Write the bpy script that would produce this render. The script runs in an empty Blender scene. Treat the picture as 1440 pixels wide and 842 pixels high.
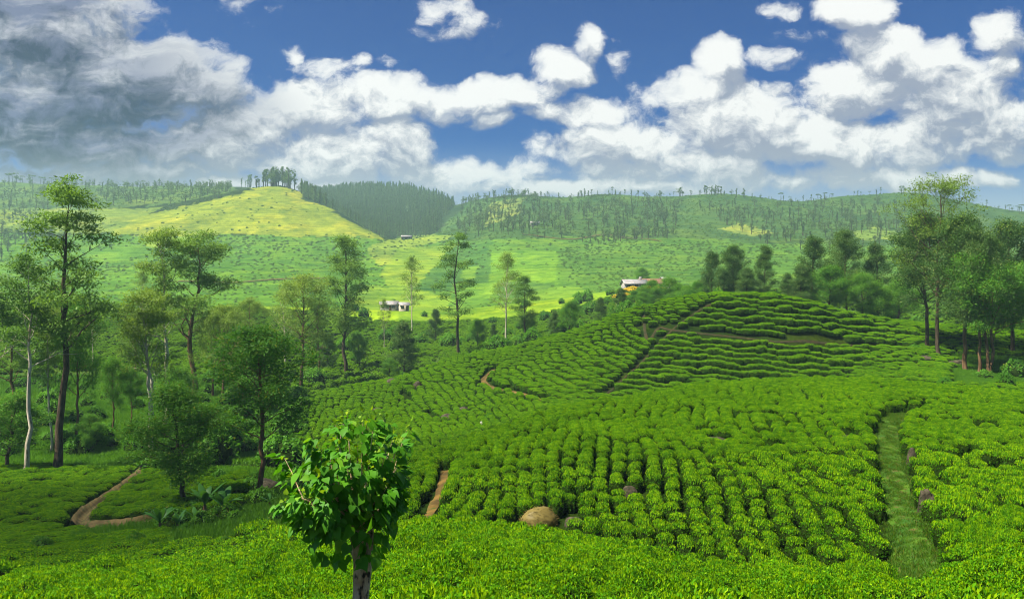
import bpy, math, random
import numpy as np
from mathutils import Vector
SC = bpy.context.scene
COL = SC.collection
rng = np.random.default_rng(7)
random.seed(7)
R = math.radians

# ------------------------------------------------------------------ camera
FPX, CX, CY = 1130.0, 720.0, 421.0
cam_d = bpy.data.cameras.new('camera'); cam = bpy.data.objects.new('camera', cam_d); COL.objects.link(cam)
cam_d.sensor_width = 36.0; cam_d.lens = 36.0 * FPX / 1440.0
cam_d.clip_start = 0.1; cam_d.clip_end = 20000
cam.location = (0, 0, 0); cam.rotation_euler = (R(90), 0, 0)
SC.camera = cam

# ------------------------------------------------------------------ light and exposure
SUN_AZ, SUN_EL = R(-108), R(58)           # azimuth from +Y, clockwise positive
TO_SUN = Vector((math.sin(SUN_AZ) * math.cos(SUN_EL), math.cos(SUN_AZ) * math.cos(SUN_EL), math.sin(SUN_EL)))
sun_d = bpy.data.lights.new('sun', 'SUN'); sun = bpy.data.objects.new('sun', sun_d); COL.objects.link(sun)
sun_d.energy = 5.0; sun_d.angle = R(0.5); sun_d.color = (1.0, 0.93, 0.80)
sun.rotation_euler = (-TO_SUN).to_track_quat('-Z', 'Y').to_euler()
SC.view_settings.view_transform = 'Standard'; SC.view_settings.look = 'None'
HAZE = 0.00029
SC.view_settings.exposure = 1.35; SC.view_settings.gamma = 1.0; SC.view_settings.use_curve_mapping = False
cy = SC.cycles
cy.max_bounces = 6; cy.diffuse_bounces = 3; cy.glossy_bounces = 2; cy.transmission_bounces = 3
cy.volume_bounces = 0; cy.transparent_max_bounces = 6
cy.use_denoising = True; cy.filter_width = 1.05
cy.caustics_reflective = False; cy.caustics_refractive = False
cy.sample_clamp_indirect = 6.0

# ------------------------------------------------------------------ node helpers
class NT:
    def __init__(s, tree): s.t = tree; s.n = tree.nodes; s.l = tree.links
    def node(s, typ, **kw):
        n = s.n.new(typ)
        for k, v in kw.items(): setattr(n, k, v)
        return n
    def set(s, sock, v):
        if v is None: return
        if isinstance(v, bpy.types.NodeSocket): s.l.new(v, sock)
        else: sock.default_value = v
    def math(s, op, a, b=None, c=None, clamp=False):
        n = s.node('ShaderNodeMath', operation=op, use_clamp=clamp)
        s.set(n.inputs[0], a); s.set(n.inputs[1], b); s.set(n.inputs[2], c)
        return n.outputs[0]
    def vmath(s, op, a, b=None):
        n = s.node('ShaderNodeVectorMath', operation=op)
        s.set(n.inputs[0], a); s.set(n.inputs[1], b)
        return n.outputs['Value'] if op in ('LENGTH', 'DOT_PRODUCT') else n.outputs[0]
    def mix(s, f, a, b, blend='MIX'):
        n = s.node('ShaderNodeMix', data_type='RGBA', blend_type=blend)
        s.set(n.inputs[0], f); s.set(n.inputs[6], a); s.set(n.inputs[7], b)
        return n.outputs[2]
    def ramp(s, f, a, b, smooth=True, lo=0.0, hi=1.0):
        n = s.node('ShaderNodeMapRange', interpolation_type='SMOOTHSTEP' if smooth else 'LINEAR')
        s.set(n.inputs[0], f); s.set(n.inputs[1], a); s.set(n.inputs[2], b); s.set(n.inputs[3], lo); s.set(n.inputs[4], hi)
        return n.outputs[0]
    def noise(s, vec, scale, detail=3, rough=0.5, dist=0.0):
        n = s.node('ShaderNodeTexNoise'); s.set(n.inputs['Vector'], vec)
        n.inputs['Scale'].default_value = scale; n.inputs['Detail'].default_value = detail
        n.inputs['Roughness'].default_value = rough; n.inputs['Distortion'].default_value = dist
        return n.outputs[0]
    def comb(s, x, y, z):
        n = s.node('ShaderNodeCombineXYZ'); s.set(n.inputs[0], x); s.set(n.inputs[1], y); s.set(n.inputs[2], z)
        return n.outputs[0]
    def sep(s, v):
        n = s.node('ShaderNodeSeparateXYZ'); s.set(n.inputs[0], v); return n.outputs
def rgba(c): return (c[0], c[1], c[2], 1.0)

# ------------------------------------------------------------------ world: sky with clouds
W = bpy.data.worlds.new('World'); SC.world = W; W.use_nodes = True
w = NT(W.node_tree); w.n.clear()
sky = w.node('ShaderNodeTexSky', sky_type='NISHITA'); sky.sun_disc = False
sky.sun_elevation = SUN_EL; sky.sun_rotation = SUN_AZ; sky.altitude = 1200; sky.air_density = 1.0; sky.dust_density = 0.3; sky.ozone_density = 3.0
# density of the cloud layer over the directions of the sky, written once as a node group
CLOUDS = [  # centre x, y, half width, half height (hundredths of the picture's focal plane), weight
 (40,40,190,75,1.1),(190,95,140,48,1.0),(40,150,200,75,1.2),(250,120,130,32,1.0),(330,95,30,12,.5),(320,128,70,26,.7),(120,200,260,40,1.0),
 (330,190,120,45,.8),(430,150,95,42,.85),(415,80,16,16,.65),(455,98,60,18,.7),(505,88,26,12,.55),(548,88,16,12,.55),(470,220,120,50,.95),(560,205,60,45,.85),(545,135,110,30,.85),(640,140,85,30,.85),(725,128,70,26,.85),
 (790,98,52,28,.85),(828,66,26,30,.8),(872,78,16,26,.45),(815,158,85,22,.85),(690,172,40,13,.55),(660,22,62,24,.42),(615,50,40,11,.3),(640,245,160,26,.75),
 (1015,90,38,38,1.0),(975,135,70,40,1.0),(1030,165,140,50,1.1),(880,200,130,34,1.0),(820,190,50,18,.6),(1200,18,55,30,1.0),(1240,75,75,40,1.0),(1300,95,70,48,1.1),(1210,125,90,55,1.1),(1330,140,100,60,1.1),
 (1140,50,48,12,.35),(1100,80,40,14,.45),(1410,45,40,40,.9),(1400,100,48,24,.7),(1170,200,230,40,1.1),(1390,175,120,40,1.0),(960,235,170,30,.9),(1180,250,260,18,.75),(1420,215,50,13,.6),(1290,250,60,20,.6),
 (165,158,110,40,.9),(355,225,80,30,.8),(200,240,120,24,.8),(60,255,340,28,.7),(380,262,300,20,.75),(820,262,300,16,.75),(345,8,50,22,.3),(1100,15,30,10,.25),(-200,120,260,140,1.0),(1600,140,160,90,.9)]
g = bpy.data.node_groups.new('cloud_density', 'ShaderNodeTree')
g.interface.new_socket('P', in_out='INPUT', socket_type='NodeSocketVector')
g.interface.new_socket('Noise', in_out='INPUT', socket_type='NodeSocketFloat')
g.interface.new_socket('D', in_out='OUTPUT', socket_type='NodeSocketFloat')
q = NT(g); gi = q.node('NodeGroupInput'); go = q.node('NodeGroupOutput')
acc = None
for (cx_, cy_, rx, ry, wt) in CLOUDS:
    c = ((cx_ - CX) / 100, (CY - cy_) / 100, 0.0)
    v = q.vmath('SUBTRACT', gi.outputs[0], c)
    v = q.vmath('MULTIPLY', v, (100 / (rx * 1.10), 100 / (ry * 1.15), 0.0))
    f = q.vmath('DOT_PRODUCT', v, v)
    f = q.math('MULTIPLY_ADD', f, -wt, wt)
    acc = q.math('MAXIMUM', f, -0.45) if acc is None else q.math('SMOOTH_MAX', acc, f, 0.25)
q.l.new(q.math('ADD', acc, gi.outputs[1]), go.inputs[0])

tc = w.node('ShaderNodeTexCoord'); x, y, z = w.sep(tc.outputs['Generated'])
yy = w.math('MAXIMUM', w.math('ABSOLUTE', y), 0.08)
P = w.comb(w.math('MULTIPLY', w.math('DIVIDE', x, yy), FPX / 100), w.math('MULTIPLY', w.math('DIVIDE', z, yy), FPX / 100), 0.0)
warp = w.node('ShaderNodeTexNoise'); w.set(warp.inputs['Vector'], P); warp.inputs['Scale'].default_value = 1.6; warp.inputs['Detail'].default_value = 5
Pw = w.vmath('ADD', P, w.vmath('MULTIPLY', w.vmath('SUBTRACT', warp.outputs[1], (.5, .5, .5)), (.55, .40, 0)))
def cloud_noise(p):
    p = w.vmath('MULTIPLY', p, (0.80, 1.05, 1.0))
    n1 = w.noise(p, 1.3, 12, 0.64, 0.0)
    v1 = w.node('ShaderNodeTexVoronoi', feature='SMOOTH_F1'); w.set(v1.inputs['Vector'], p)
    v1.inputs['Scale'].default_value = 2.0; v1.inputs['Detail'].default_value = 5.0; v1.inputs['Roughness'].default_value = 0.58; v1.inputs['Lacunarity'].default_value = 2.3
    v1.inputs['Smoothness'].default_value = 0.25; v1.normalize = True
    a = w.math('MULTIPLY_ADD', n1, 2.3, -1.25)
    return w.math('ADD', a, w.math('MULTIPLY_ADD', v1.outputs['Distance'], -1.7, 0.62))
def density(p):
    n = w.node('ShaderNodeGroup'); n.node_tree = g
    w.l.new(p, n.inputs[0]); w.l.new(cloud_noise(p), n.inputs[1]); return n.outputs[0]
d0 = density(Pw)
d1 = density(w.vmath('ADD', Pw, (-0.05, 0.13, 0.0)))
d2 = density(w.vmath('ADD', Pw, (-0.14, 0.42, 0.0)))
alpha = w.math('MULTIPLY', w.ramp(d0, 0.03, 0.46), w.math('MULTIPLY_ADD', w.ramp(d0, 0.15, 0.75), 0.42, 0.58))
lit = w.math('ADD', w.math('MULTIPLY', w.math('SUBTRACT', d0, d1), 1.05), w.math('MULTIPLY', w.math('SUBTRACT', d0, d2), 0.95))
lit = w.math('ADD', lit, 0.36, clamp=True)
px_ = w.sep(P)
# the storm-grey mass of cloud on the left of the sky is thick enough to stop most of the light
side = w.ramp(px_[0], -6.4, -2.6, lo=1.0, hi=0.0)
gx = w.vmath('MULTIPLY', w.vmath('SUBTRACT', P, (-6.3, 2.55, 0.0)), (1 / 3.6, 1 / 1.15, 0.0))
base_ = w.ramp(w.vmath('DOT_PRODUCT', gx, gx), 0.05, 1.1, lo=1.0, hi=0.0)
grey = w.math('MULTIPLY', w.math('MAXIMUM', w.math('MULTIPLY', side, 0.97), w.math('MULTIPLY', base_, 1.0)), w.ramp(d0, 0.05, 0.6))
strk = w.ramp(w.noise(w.vmath('MULTIPLY', Pw, (0.42, 1.5, 1.0)), 1.1, 6, 0.6), 0.44, 0.66)
grey = w.math('MULTIPLY', grey, w.math('MULTIPLY_ADD', strk, -0.62, 1.0))
ccol = w.mix(lit, (0.34, 0.37, 0.49, 1), (1.03, 1.02, 1.0, 1))
ccol = w.mix(grey, ccol, w.mix(lit, (0.0, 0.006, 0.075, 1), (0.16, 0.18, 0.33, 1)))
skyc = w.node('ShaderNodeHueSaturation'); w.l.new(sky.outputs[0], skyc.inputs['Color']); skyc.inputs['Saturation'].default_value = 1.35; skyc.inputs['Value'].default_value = 0.8
b_sky = w.node('ShaderNodeBackground'); w.l.new(w.mix(1.0, skyc.outputs[0], (0.0, 0.39, 0.82, 1), 'MULTIPLY'), b_sky.inputs[0]); b_sky.inputs[1].default_value = 0.05
b_cl = w.node('ShaderNodeBackground'); w.l.new(ccol, b_cl.inputs[0]); b_cl.inputs[1].default_value = 0.39
low = w.ramp(px_[1], 0.9, 2.3, lo=0.80, hi=0.0)      # the air over the horizon is milky
b_lo = w.node('ShaderNodeBackground'); b_lo.inputs[0].default_value = (0.72, 0.82, 0.86, 1); b_lo.inputs[1].default_value = 0.34
ms = w.node('ShaderNodeMixShader'); w.l.new(alpha, ms.inputs[0]); w.l.new(b_sky.outputs[0], ms.inputs[1]); w.l.new(b_cl.outputs[0], ms.inputs[2])
wo = w.node('ShaderNodeOutputWorld'); m2 = w.node('ShaderNodeMixShader'); w.l.new(low, m2.inputs[0]); w.l.new(ms.outputs[0], m2.inputs[1]); w.l.new(b_lo.outputs[0], m2.inputs[2]); w.l.new(m2.outputs[0], wo.inputs[0])
W.cycles.sampling_method = 'MANUAL'; W.cycles.sample_map_resolution = 512
# ------------------------------------------------------------------ terrain: profiles of the land along bearings from the viewpoint
# every profile lists the same landmarks (foreground edge, knoll, hill crest, valley, back slopes, ridge): sight line drop and distance
N_ = None
PROF = {
 -500:[(1250,4),(842,17),(800,26),(775,36),(760,44),(730,54),(700,64),(670,76),(650,85),(625,96),(590,115),(560,132),(535,150),(515,165),(490,190),(455,235),(430,262),(432,300),(405,450),(355,600),(310,780),(285,900),(258,1050)],
 0:[(1250,4),(842,17),(802,27),(772,38),(758,45),(735,54),(704,64),(672,76),(652,85),(625,96),(585,116),(552,135),(530,152),(513,165),(490,187),(452,235),(430,261),(433,300),(402,450),(355,600),(308,760),(280,900),(258,1050)],
 120:[(1250,4),(842,17),(800,28),(768,40),(754,46),(737,54),(706,64),(672,76),(655,84),(625,96),(580,118),(545,138),(525,155),(512,165),(490,185),(450,235),(430,260),(434,300),(400,450),(355,600),(300,760),(278,900),(259,1050)],
 210:[(1250,4),(842,16.8),(795,28),(756,40),(745,46),(728,54),(700,63),(668,74),(655,81),(632,91),(590,112),(552,132),(530,151),(516,163),(492,185),(450,238),(430,262),(434,300),(392,460),(350,610),(285,810),(271,920),(262,1080)],
 300:[(1250,4),(842,16.5),(790,27),(746,39),(738,45),(715,54),(690,62),(665,72),(655,78),(640,86),(600,105),(560,128),(535,148),(520,160),(495,185),(450,240),(432,265),(434,300),(385,470),(345,620),(270,850),(267,930),(264,1150)],
 385:[(1250,4),(842,16),(788,25),(743,35),(738,40),(713,50),(690,60),(667,71),(655,78),(640,86),(603,104),(572,122),(550,138),(545,148),(512,178),(453,240),(434,268),(434,305),(385,475),(345,620),(262,870),(266,950),(265,1250)],
 430:[(1250,4),(842,16),(785,24),(742,33),(738,37),(712,47),(692,56),(672,68),(662,76),(642,86),(605,103),(580,118),(560,132),(558,142),(520,175),(455,240),(436,270),(434,310),(385,480),(346,620),(275,850),(280,930),(272,1300)],
 480:[(1250,4),(842,16),(784,23),(740,32),(738,36),(715,42),(698,48),(685,54),(683,60),(655,76),(610,100),(570,122),(545,136),(547,146),(518,178),(460,245),(438,275),(434,320),(385,490),(350,620),(303,760),(308,850),(269,1300)],
 560:[(1250,4),(842,16),(786,22),(741,31),(739,34),(705,39),(672,45),(648,51),(667,58),(640,72),(600,93),(560,115),(530,136),(534,146),(505,180),(462,250),(440,290),(434,340),(385,500),(352,620),(336,700),(340,780),(267,1300)],
 640:[(1250,4),(842,16),(790,21),(743,30),(743,33),(700,38.5),(652,45),(624,55),(650,63),(622,75),(585,95),(545,118),(502,146),(506,156),(490,185),(460,250),(440,300),(430,360),(385,500),(348,640),(325,760),(322,850),(285,1100)],
 720:[(1250,4),(842,16),(792,21),(746,30),(748,32.5),(696,38.5),(630,47),(597,60),(626,70),(596,80),(560,98),(525,118),(487,147),(491,157),(480,185),(455,250),(432,300),(424,350),(385,480),(345,620),(318,740),(298,850),(276,1000)],
 800:[(1250,4),(842,16.5),(795,21.5),(754,29.5),(758,32),(690,38.5),(610,48),(573,66),(603,79),(571,92),(535,106),(500,122),(466,143),(471,153),(468,180),(445,240),(425,290),(418,340),(385,460),(345,610),(318,740),(298,850),(273,980)],
 900:[(1250,4),(842,17),(805,22),(773,28),(779,31),(698,37.5),(602,49),(556,72),(590,88),(556,102),(518,111),(475,121),(432,134),(438,145),(445,175),(425,230),(407,280),(405,330),(385,440),(345,600),(318,740),(298,850),(275,960)],
 1000:[(1250,4),(842,17.5),(818,21),(799,25.5),(806,28.5),(704,36),(590,50),(541,77),(575,93),(539,107),(500,114),(455,122),(413,132),(420,143),(440,180),(420,240),(408,290),(402,340),(382,440),(345,600),(315,740),(296,850),(271,950)],
 1060:[(1250,4),(842,17.5),(823,20.5),(804,24.5),(811,27.5),(704,35.5),(586,50),(537,79),(571,95),(535,108),(497,114),(452,122),(413,131),(421,142),(440,180),(420,240),(408,290),(402,340),(380,440),(343,600),(315,740),(296,850),(276,950)],
 1110:[(1250,4),(842,17.5),(826,20),(808,23.5),(815,26.5),(706,35),(584,50),(534,80),(568,96),(532,108),(495,114.5),(450,122),(418,131),(426,142),(440,178),(420,240),(408,290),(402,340),(380,440),(343,600),(315,740),(298,850),(280,950)],
 1200:[(1250,4),(842,17.5),(826,19.5),(810,22),(817,25),(710,33.5),(586,49),(533,79),(566,95),(531,107),(500,116),(468,125),(442,134),(450,145),(455,178),(430,240),(412,290),(404,340),(382,440),(343,600),(315,740),(297,850),(276,950)],
 1300:[(1250,4),(842,16),(820,18),(797,21),(785,23.5),(700,33),(600,47),(541,74),(566,88),(535,101),(515,112),(485,124),(456,138),(462,150),(460,178),(435,240),(415,290),(406,340),(382,440),(345,600),(315,740),(296,850),(273,950)],
 1440:[(1250,4),(842,14),(815,16.5),(785,19.5),(760,22.5),(690,31),(612,45),(553,69),(570,82),(540,96),(522,108),(495,122),(465,138),(468,150),(462,178),(437,240),(418,290),(410,340),(390,440),(360,600),(335,720),(318,810),(300,900)],
 1900:[(1250,4),(842,14),(815,16.5),(785,19.5),(760,22.5),(700,31),(635,45),(560,75),(560,84),(542,96),(524,108),(497,122),(470,138),(470,150),(462,178),(440,240),(420,290),(412,340),(392,440),(365,600),(340,720),(325,810),(310,900)],
}
PX = np.array(sorted(PROF), float)
TAB = np.array([PROF[int(p)] for p in PX], float)            # (ncol, nfeat, 2)
NF = TAB.shape[1]
def pchip_slopes(x, y):                                       # x (..., n), y (..., n)
    h = np.diff(x); dl = np.diff(y) / h
    m = np.zeros_like(y)
    w1 = 2 * h[..., 1:] + h[..., :-1]; w2 = h[..., 1:] + 2 * h[..., :-1]
    a, b = dl[..., :-1], dl[..., 1:]
    ok = a * b > 0
    m[..., 1:-1] = np.where(ok, (w1 + w2) / np.where(ok, w1 / np.where(ok, a, 1) + w2 / np.where(ok, b, 1), 1), 0)
    m[..., 0] = dl[..., 0]; m[..., -1] = dl[..., -1]
    return m
def hermite(t, h, y0, y1, m0, m1):
    t2 = t * t; t3 = t2 * t
    return (2*t3 - 3*t2 + 1) * y0 + (t3 - 2*t2 + t) * h * m0 + (-2*t3 + 3*t2) * y1 + (t3 - t2) * h * m1
LD = np.log(TAB[:, :, 1]); EL = (CY - TAB[:, :, 0]) / FPX
_mLD = pchip_slopes(PX, LD.T.copy()); _mEL = pchip_slopes(PX, EL.T.copy())
def landmarks(px):                                            # (N,) -> log distance (N, NF), slope of sight line (N, NF)
    px = np.clip(np.asarray(px, float), PX[0], PX[-1])
    i = np.clip(np.searchsorted(PX, px, side='right') - 1, 0, len(PX) - 2)
    h = PX[i + 1] - PX[i]; t = (px - PX[i]) / h
    f = lambda Y, M: hermite(t[:, None], h[:, None], Y[i], Y[i + 1], M.T[i], M.T[i + 1])
    return f(LD, _mLD), f(EL, _mEL)
def fnoise(x, y, s, seed=0):                                  # cheap smooth noise, about -1..1
    r = np.random.default_rng(seed); out = 0
    for k in range(6):
        a = r.uniform(0, 2 * np.pi); f = s * r.uniform(0.6, 1.7); p = r.uniform(0, 6.28)
        out = out + np.sin((x * np.cos(a) + y * np.sin(a)) * f + p + 1.3 * np.sin((x * np.sin(a) - y * np.cos(a)) * f * .7 + p * 2))
    return out / 3.2
def relief(px, d):
    px = np.atleast_1d(np.asarray(px, float)); d = np.atleast_1d(np.asarray(d, float))
    ld, el = landmarks(px)
    m = pchip_slopes(ld, el)
    q_ = np.log(np.clip(d, 4.0, None))
    qc = np.clip(q_, ld[:, 0], ld[:, -1])
    i = np.clip((qc[:, None] >= ld).sum(1) - 1, 0, NF - 2); r = np.arange(len(d))
    h = ld[r, i + 1] - ld[r, i]; t = (qc - ld[r, i]) / h
    v = hermite(t, h, el[r, i], el[r, i + 1], m[r, i], m[r, i + 1])
    return v, ld
def H(x, y):
    x = np.atleast_1d(np.asarray(x, float)); y = np.atleast_1d(np.asarray(y, float))
    sh = x.shape; x = x.ravel(); y = y.ravel()
    d = np.clip(y, 4.0, None)
    px = CX + FPX * x / d
    v, ld = relief(px, d)
    z = v * d
    dl = np.exp(ld[:, -1]); over = np.clip(d - dl, 0, None)   # land falls away behind the last ridge
    z = np.where(over > 0, v * dl - over * 0.16 * np.clip(over / 200, 0, 1), z)
    amp = np.interp(d, [4, 30, 130, 250, 450, 900, 1500], [.04, .10, .20, .5, 2.0, 4.5, 5.0])
    sc_ = fnoise(x, y, 0.35, 3) * np.interp(d, [60, 200], [1, 0]) + fnoise(x, y, 0.035, 5) * np.interp(d, [100, 400], [0, 1])
    z = z - np.interp(d, [8, 13, 150, 230], [0, .62, .62, 0])       # the profiles were taken over the tops of the bushes
    return (z + amp * sc_ * 0.6).reshape(sh)
def grad(x, y, e=0.3):
    return (H(x + e, y) - H(x - e, y)) / (2 * e), (H(x, y + e) - H(x, y - e)) / (2 * e)
_DG = np.exp(np.linspace(np.log(5), np.log(1350), 1600))
def pt(px, py):                                               # where the sight line meets the land
    X = (px - CX) / FPX * _DG
    s = CY - FPX * H(X, _DG) / _DG
    k = int(np.argmax(s <= py)) if (s <= py).any() else len(_DG) - 1
    if k > 0 and s[k] <= py < s[k - 1]:
        f = (s[k - 1] - py) / (s[k - 1] - s[k]); d = _DG[k - 1] + f * (_DG[k] - _DG[k - 1])
    else: d = _DG[k]
    x_ = (px - CX) / FPX * d
    return Vector((x_, d, float(H(x_, d)[0])))
def at(px, d):
    x_ = (px - CX) / FPX * d
    return Vector((x_, d, float(H(x_, d)[0])))
def px_of(x, y): return CX + FPX * x / np.maximum(y, 0.5)

# ------------------------------------------------------------------ mesh helpers
def tag(o, label=None, cat=None, group=None, kind=None):
    if label: o['label'] = label
    if cat: o['category'] = cat
    if group: o['group'] = group
    if kind: o['kind'] = kind
    return o
def mesh_np(name, V, quads=None, tris=None, mats=(), midx=None, smooth=False):
    me = bpy.data.meshes.new(name)
    V = np.asarray(V, np.float32)
    q_ = np.zeros((0, 4), np.int32) if quads is None else np.asarray(quads, np.int32).reshape(-1, 4)
    t_ = np.zeros((0, 3), np.int32) if tris is None else np.asarray(tris, np.int32).reshape(-1, 3)
    me.vertices.add(len(V)); me.vertices.foreach_set('co', V.ravel())
    li = np.concatenate([q_.ravel(), t_.ravel()]); me.loops.add(len(li)); me.loops.foreach_set('vertex_index', li)
    st = np.concatenate([np.arange(len(q_)) * 4, len(q_) * 4 + np.arange(len(t_)) * 3]).astype(np.int32)
    me.polygons.add(len(st)); me.polygons.foreach_set('loop_start', st)
    for m in mats: me.materials.append(m)
    if midx is not None: me.polygons.foreach_set('material_index', np.asarray(midx, np.int32))
    if smooth: me.polygons.foreach_set('use_smooth', np.ones(len(st), bool))
    me.update(calc_edges=True); me.validate()
    return me
def obj(name, me, parent=None, loc=None, link=True):
    o = bpy.data.objects.new(name, me)
    if link: COL.objects.link(o)
    if parent is not None: o.parent = parent
    if loc is not None: o.location = loc
    return o
def empty(name, loc, rz=0.0, s=1.0):
    o = bpy.data.objects.new(name, None); COL.objects.link(o); o.empty_display_size = 0.3
    o.location = loc; o.rotation_euler = (0, 0, rz); o.scale = (s, s, s) if not hasattr(s, '__len__') else s
    return o
class Soup:
    """collects quads and tris of one mesh"""
    def __init__(s): s.V = []; s.Q = []; s.T = []; s.n = 0
    def add(s, V, Q=None, T=None):
        V = np.asarray(V, float)
        if Q is not None and len(Q): s.Q.append(np.asarray(Q) + s.n)
        if T is not None and len(T): s.T.append(np.asarray(T) + s.n)
        s.V.append(V); s.n += len(V)
    def tube(s, pts, rad, k=6, cap=True):
        pts = np.asarray(pts, float); n = len(pts)
        T_ = np.gradient(pts, axis=0); T_ /= np.linalg.norm(T_, axis=1)[:, None] + 1e-9
        a = np.array([1., 0, 0]) if abs(T_[0][0]) < .8 else np.array([0, 1., 0])
        ring = []
        for i in range(n):
            u = np.cross(T_[i], a); u /= np.linalg.norm(u) + 1e-9; v = np.cross(T_[i], u)
            ph = np.arange(k) * 2 * np.pi / k
            ring.append(pts[i] + rad[i] * (np.cos(ph)[:, None] * u + np.sin(ph)[:, None] * v))
        V = np.concatenate(ring); i, j = np.meshgrid(np.arange(n - 1), np.arange(k), indexing='ij'); i = i.ravel(); j = j.ravel(); j2 = (j + 1) % k
        s.add(V, np.stack([i * k + j, i * k + j2, (i + 1) * k + j2, (i + 1) * k + j], 1))
    def leaves(s, C, D, Nn, L, Wd, fold=0.0):
        """diamond leaves: centre C, long axis D, normal Nn, length L, width Wd (all arrays)"""
        D = D / (np.linalg.norm(D, axis=1)[:, None] + 1e-9)
        S = np.cross(Nn, D); S /= np.linalg.norm(S, axis=1)[:, None] + 1e-9
        U = np.cross(D, S)
        L = np.asarray(L)[:, None]; Wd = np.asarray(Wd)[:, None]
        a = C - D * L / 2; b = C + S * Wd / 2 + D * L * 0.02 + U * fold * L; c = C + D * L / 2 ; d = C - S * Wd / 2 + D * L * 0.02 + U * fold * L
        V = np.stack([a, b, c, d], 1).reshape(-1, 3); n = len(C)
        s.add(V, np.arange(4 * n).reshape(n, 4))
    def mesh(s, name, mats=(), smooth=False, midx=None):
        return mesh_np(name, np.concatenate(s.V), np.concatenate(s.Q) if s.Q else None, np.concatenate(s.T) if s.T else None, mats, midx, smooth)
def unit(v): return v / (np.linalg.norm(v, axis=-1, keepdims=True) + 1e-9)
def rdir(n, r): return unit(r.normal(size=(n, 3)))

# ------------------------------------------------------------------ materials
def new_mat(name):
    m = bpy.data.materials.new(name); m.use_nodes = True
    t = NT(m.node_tree); t.n.clear(); o = t.node('ShaderNodeOutputMaterial')
    return m, t, o
def bsdf(t, o, col, rough=0.7, spec=0.2, normal=None):
    p = t.node('ShaderNodeBsdfPrincipled'); t.set(p.inputs['Base Color'], col); t.set(p.inputs['Roughness'], rough)
    p.inputs['Specular IOR Level'].default_value = spec
    if normal is not None: t.l.new(normal, p.inputs['Normal'])
    t.l.new(p.outputs[0], o.inputs[0]); return p
def bump(t, h, strength=0.5, dist=0.1):
    b = t.node('ShaderNodeBump'); t.l.new(h, b.inputs['Height']); b.inputs['Strength'].default_value = strength; b.inputs['Distance'].default_value = dist
    return b.outputs[0]
def leaf_mat(name, ca, cb, cc=None, trans=0.35, spec=0.14, rough=0.5, clump=0.5, obj_var=0.5):
    """foliage: every leaf its own shade between ca and cb, some cc; the plant as a whole drifts too"""
    m, t, o = new_mat(name)
    geo = t.node('ShaderNodeNewGeometry'); oi = t.node('ShaderNodeObjectInfo')
    isl = geo.outputs['Random Per Island']
    f = t.math('ADD', t.math('MULTIPLY', isl, 1 - obj_var), t.math('MULTIPLY', oi.outputs['Random'], obj_var))
    f = t.math('ADD', f, t.math('MULTIPLY_ADD', t.noise(geo.outputs['Position'], clump, 2), 0.8, -0.4), clamp=True)
    col = t.mix(f, rgba(ca), rgba(cb))
    if cc is not None: col = t.mix(t.ramp(isl, 0.86, 1.0), col, rgba(cc))
    p = t.node('ShaderNodeBsdfPrincipled'); t.l.new(col, p.inputs['Base Color']); p.inputs['Roughness'].default_value = rough; p.inputs['Specular IOR Level'].default_value = spec
    tr = t.node('ShaderNodeBsdfTranslucent'); t.l.new(t.mix(1.0, col, (1.25, 1.2, 0.5, 1), 'MULTIPLY'), tr.inputs[0])
    mx = t.node('ShaderNodeMixShader'); mx.inputs[0].default_value = trans
    t.l.new(p.outputs[0], mx.inputs[1]); t.l.new(tr.outputs[0], mx.inputs[2]); t.l.new(mx.outputs[0], o.inputs[0])
    return m
def rough_mat(name, ca, cb, scale=3.0, rough=0.85, bstr=0.5, spec=0.15, cc=None, coord='Object', stretch=None):
    m, t, o = new_mat(name); tc_ = t.node('ShaderNodeTexCoord'); v = tc_.outputs[coord]
    if stretch: v = t.vmath('MULTIPLY', v, stretch)
    n = t.noise(v, scale, 6, 0.6)
    col = t.mix(t.ramp(n, 0.35, 0.68), rgba(ca), rgba(cb))
    if cc is not None: col = t.mix(t.ramp(t.noise(v, scale * 2.7, 4), 0.55, 0.68), col, rgba(cc))
    bsdf(t, o, col, rough, spec, bump(t, n, bstr, 0.15)); return m
M = {}
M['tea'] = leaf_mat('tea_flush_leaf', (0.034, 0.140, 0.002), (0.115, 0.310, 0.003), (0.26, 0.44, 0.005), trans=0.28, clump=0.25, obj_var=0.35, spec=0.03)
M['tea_shoot'] = leaf_mat('tea_shoot_tip_lit', (0.150, 0.340, 0.002), (0.340, 0.520, 0.003), None, trans=0.40, clump=0.25, obj_var=0.25, spec=0.03)  # young shoots, brightened so the backlit glow of the crests sits in their colour
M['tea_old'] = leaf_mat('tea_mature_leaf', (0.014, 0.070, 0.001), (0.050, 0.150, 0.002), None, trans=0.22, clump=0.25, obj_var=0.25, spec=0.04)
M['tea_far'] = leaf_mat('tea_leaf_terrace', (0.070, 0.190, 0.004), (0.155, 0.310, 0.006), None, trans=0.3, clump=0.06, obj_var=0.4, spec=0.03)
M['twig_shade'] = rough_mat('tea_twig_shade', (0.008, 0.018, 0.002), (0.018, 0.036, 0.004), 8, spec=0.0)  # twiggy core, near black to paint in the shade inside and between bushes
M['euc'] = leaf_mat('eucalypt_leaf', (0.072, 0.176, 0.023), (0.163, 0.293, 0.044), None, trans=0.40, clump=0.15)
M['euc_light'] = leaf_mat('pale_eucalypt_leaf', (0.114, 0.222, 0.026), (0.240, 0.348, 0.054), None, trans=0.40, clump=0.2)
M['dense'] = leaf_mat('dense_leaf', (0.049, 0.176, 0.013), (0.124, 0.305, 0.021), (0.190, 0.245, 0.020), trans=0.40, clump=0.2)
M['grev'] = leaf_mat('grevillea_leaf', (0.032, 0.098, 0.018), (0.088, 0.180, 0.036), (0.247, 0.315, 0.080), trans=0.40, clump=0.2)
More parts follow.
